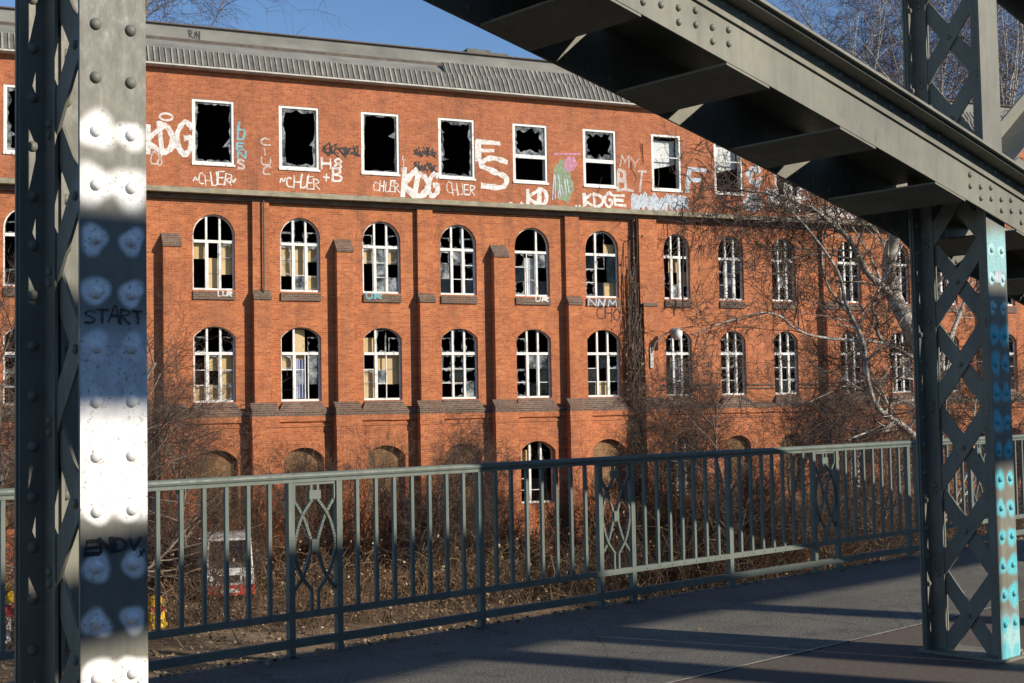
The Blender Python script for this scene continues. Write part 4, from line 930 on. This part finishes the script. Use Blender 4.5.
# undergrowth
mb=MB(); rs=random.Random(21)
def cane(p,h,lean,r):
    d=Vector((math.cos(lean)*.35,math.sin(lean)*.35,1)).normalized(); q=p.copy(); pts=[q.copy()]; n=4
    for k in range(n):
        d=(d+Vector((rs.gauss(0,.22),rs.gauss(0,.22),-.16*k*.8+rs.gauss(0,.1)))).normalized(); q=q+d*(h/n); pts.append(q.copy())
    mb.cur=0; mb.tube(pts,[r*(1-.18*k) for k in range(n+1)],3,cap=False)
    for j in range(rs.randrange(2,6)):
        i=rs.randrange(1,n+1); b=pts[i]; e=Vector((rs.gauss(0,.7),rs.gauss(0,.7),rs.gauss(.3,.5))).normalized(); L=h*rs.uniform(.15,.4)
        mb.tube([b,b+e*L*.5,b+e*L+Vector((0,0,-.1*L))],[r*.6,r*.5,r*.3],3,cap=False)
        if rs.random()<.55:
            c=b+e*L; mb.cur=1 if rs.random()<.75 else 2; s=rs.uniform(.02,.055); o1=Vector((rs.gauss(0,1),rs.gauss(0,1),rs.gauss(0,1))).normalized()*s; o2=Vector((rs.gauss(0,1),rs.gauss(0,1),rs.gauss(0,1))).normalized()*s
            mb.quadp(c-o1,c-o2,c+o1,c+o2); mb.cur=0
for i in range(12500):
    u=rs.uniform(-6,54); t=rs.betavariate(1.1,1.6)*14+.7; p=N_*(DB-t)+A_*u
    dens=noise.noise((p.x*.22,p.y*.22,5.))
    if dens<-.34: continue
    # keep the clearing with the vehicle open
    pr=p.x/max(p.y,1)*FPX+512
    if 120<pr<285 and t>5 and rs.random()<.6: continue
    p.z=gz(p.x,p.y); hgt=rs.uniform(.5,1.5)+max(0,dens)*2.4+(.9 if pr>630 else (.35 if pr>330 else -.15))
    cane(p,hgt,rs.uniform(0,6.28),rs.choice([.007,.009,.012,.012,.022]))
tag(mb.build('undergrowth',[M['cane'],M['dryleaf'],M['paleleaf']]),kind='stuff')
mb=MB()
for i in range(34000):
    u=rs.uniform(-8,50); t=rs.uniform(.3,19); p=N_*(DB-t)+A_*u; 
    if noise.noise((p.x*.35,p.y*.35,2.))<-.15 and rs.random()<.7: continue
    p.z=gz(p.x,p.y)+.03; s=rs.uniform(.025,.075); g=rs.uniform(0,6.28); tl=rs.gauss(0,.5)
    o1=Vector((math.cos(g)*s,math.sin(g)*s,tl*s)); o2=Vector((-math.sin(g)*s*.6,math.cos(g)*s*.6,rs.gauss(0,.4)*s)); mb.cur=0 if rs.random()<.6 else 1
    mb.quadp(p-o1,p-o2,p+o1,p+o2)
for i in range(2600):
    u=rs.uniform(0,22); D=7.62-abs(rs.gauss(0,.06)) if rs.random()<.75 else rs.uniform(4.2,7.5)
    if D<7.4 and rs.random()<.93: continue
    p=bworld(u,D,.012); s_=rs.uniform(.008,.026); g=rs.uniform(0,6.28); mb.cur=0 if rs.random()<.7 else 1
    o1=Vector((math.cos(g)*s_,math.sin(g)*s_,rs.gauss(0,.25)*s_)); o2=Vector((-math.sin(g)*s_*.6,math.cos(g)*s_*.6,rs.gauss(0,.3)*s_)); mb.quadp(p-o1,p-o2,p+o1,p+o2)
tag(mb.build('leaf_litter',[M['dryleaf'],M['paleleaf']]),kind='stuff')
# ================================================================== THINGS ON THE WASTE GROUND
def ground_pt(px,py): 
    p=gnd(px,py,GZ); return Vector((p.x,p.y,gz(p.x,p.y)))
vp=ground_pt(230,604); van=thing('small_van','small white van with dark windows and red lower body, parked by the factory wall','van',tuple(vp),R(14))
def rbox(mb,x0,x1,y0,y1,z0,z1,tx=0.,ty=0.,tyf=None):     # box narrowing towards the top
    f=ty if tyf is None else tyf
    mb.hexa([(x0,y0,z0),(x1,y0,z0),(x1,y1,z0),(x0,y1,z0),(x0+tx,y0+f,z1),(x1-tx,y0+f,z1),(x1-tx,y1-ty,z1),(x0+tx,y1-ty,z1)])
mb=MB(); rbox(mb,-.72,.72,0,3.4,.50,1.0,.02,.02,.05)
for x in (-.69,.61): mb.hexa([(x,.07,1.0),(x+.08,.07,1.0),(x+.08,.15,1.0),(x,.15,1.0),(x+.04*(-1 if x>0 else 1),.34,1.78),(x+.08+.04*(-1 if x>0 else 1),.34,1.78),(x+.08+.04*(-1 if x>0 else 1),.42,1.78),(x+.04*(-1 if x>0 else 1),.42,1.78)])
mb.box(-.66,.66,.30,3.3,1.78,1.86); mb.box(-.69,-.62,1.3,3.38,1.0,1.779); mb.box(.62,.69,1.3,3.38,1.0,1.779); mb.box(-.62,.62,3.3,3.38,1.0,1.779); o=mb.build('body',M['vanwhite'],van); bv=o.modifiers.new('bevel','BEVEL'); bv.width=.035; bv.segments=3; bv.limit_method='ANGLE'
mb=MB(); mb.hexa([(-.60,.10,1.02),(.60,.10,1.02),(.60,.13,1.02),(-.60,.13,1.02),(-.57,.345,1.77),(.57,.345,1.77),(.57,.375,1.77),(-.57,.375,1.77)]); mb.build('windscreen',M['dglass'],van)
mb=MB(); mb.box(-.685,-.665,.45,1.28,1.03,1.74); mb.box(.665,.685,.45,1.28,1.03,1.74); mb.build('side_window',M['dglass'],van)
mb=MB(); mb.box(-.74,.74,-.06,.30,.22,.499); mb.box(-.74,.74,.3,3.4,.26,.499); mb.build('bumper',M['red'],van)
mb=MB(); mb.box(-.30,.30,-.012,.0,.58,.80); mb.build('grille',M['black'],van)
mb=MB(); mb.box(-.26,.26,-.075,-.061,.30,.41); mb.build('number_plate',M['white'],van)
mb=MB(); mb.bar((-.3,.085,1.03),(.12,.16,1.22),.018,.014); mb.build('wiper',M['black'],van)
for x in (-1,1):
    mb=MB(); mb.box(min(x*.70,x*.88),max(x*.70,x*.88),.20,.26,1.10,1.13); mb.box(min(x*.80,x*.93),max(x*.80,x*.93),.16,.24,1.05,1.32); mb.build('mirror',M['black'],van)
for x in (-.5,.5):
    mb=MB(); mb.tube([(x,-.0,.72),(x,-.03,.72)],.09,12); mb.build('headlight',M['lampglass'],van)
for x in (-.72,.56):
    for yy in (.65,2.7):
        mb=MB(); mb.tube([(x,yy,.27),(x+.16,yy,.27)],.27,16); mb.build('wheel',M['black'],van)
dp=ground_pt(156,629); dr=thing('marker_drum','yellow plastic marker drum with a red band beside the left steel post','marker',tuple(dp),0)
mb=MB(); prof=[(.30,0),(.30,.10),(.25,.12),(.235,.40),(.22,.40),(.20,.72),(.12,.82),(.0,.84)]
mb.tube([(0,0,z) for r,z in prof],[max(r,.005) for r,z in prof],18); mb.build('drum',M['yellow'],dr)
mb=MB(); mb.tube([(0,0,.44),(0,0,.56)],[.222,.216],18); mb.build('band',M['red'],dr)
bp_=ground_pt(2,642); br_=thing('road_barrier','red and white barrier board with a yellow lamp box at the left edge','barrier',tuple(bp_),R(10))
for k in range(6):
    mb=MB(); x=-.9+.3*k; mb.hexa([(x,0,.62),(x+.3,0,.62),(x+.3,.03,.62),(x,.03,.62),(x+.06,0,.92),(x+.36,0,.92),(x+.36,.03,.92),(x+.06,.03,.92)]); mb.build('board',M['red'] if k%2 else M['white'],br_)
for x in (-.7,.15,.55):
    mb=MB(); mb.box(x-.05,x+.05,.031,.06,0,.95); mb.box(x-.06,x+.06,-.3,.4,0,.05); mb.build('leg',M['white'],br_)
mb=MB(); mb.box(-.12,.26,-.05,.15,.97,1.34); mb.box(-.08,.22,-.04,.14,1.34,1.38); l=mb.build('lamp_box',M['yellow'],br_)
s=Strokes(lambda x,z,o:(x,-.053-o,z)); s.text('A',.04,1.1,.12,.14,.03); s.mb.build('letter',M['g_black'],l)
mb=MB(); mb.box(-.5,.5,-.06,.06,0,.14); o=mb.build('white_board',M['white']); q=ground_pt(572,574); o.location=(q.x,q.y,GZ+.35); q2=N_*(DB-1.2)+A_*(fac(572,571)[0]); o.location=(q2.x,q2.y,fac(572,571)[1]+.0); o.rotation_euler=(0,R(2),TF); tag(o,'white painted board lying in the brush at the foot of the factory wall','board')
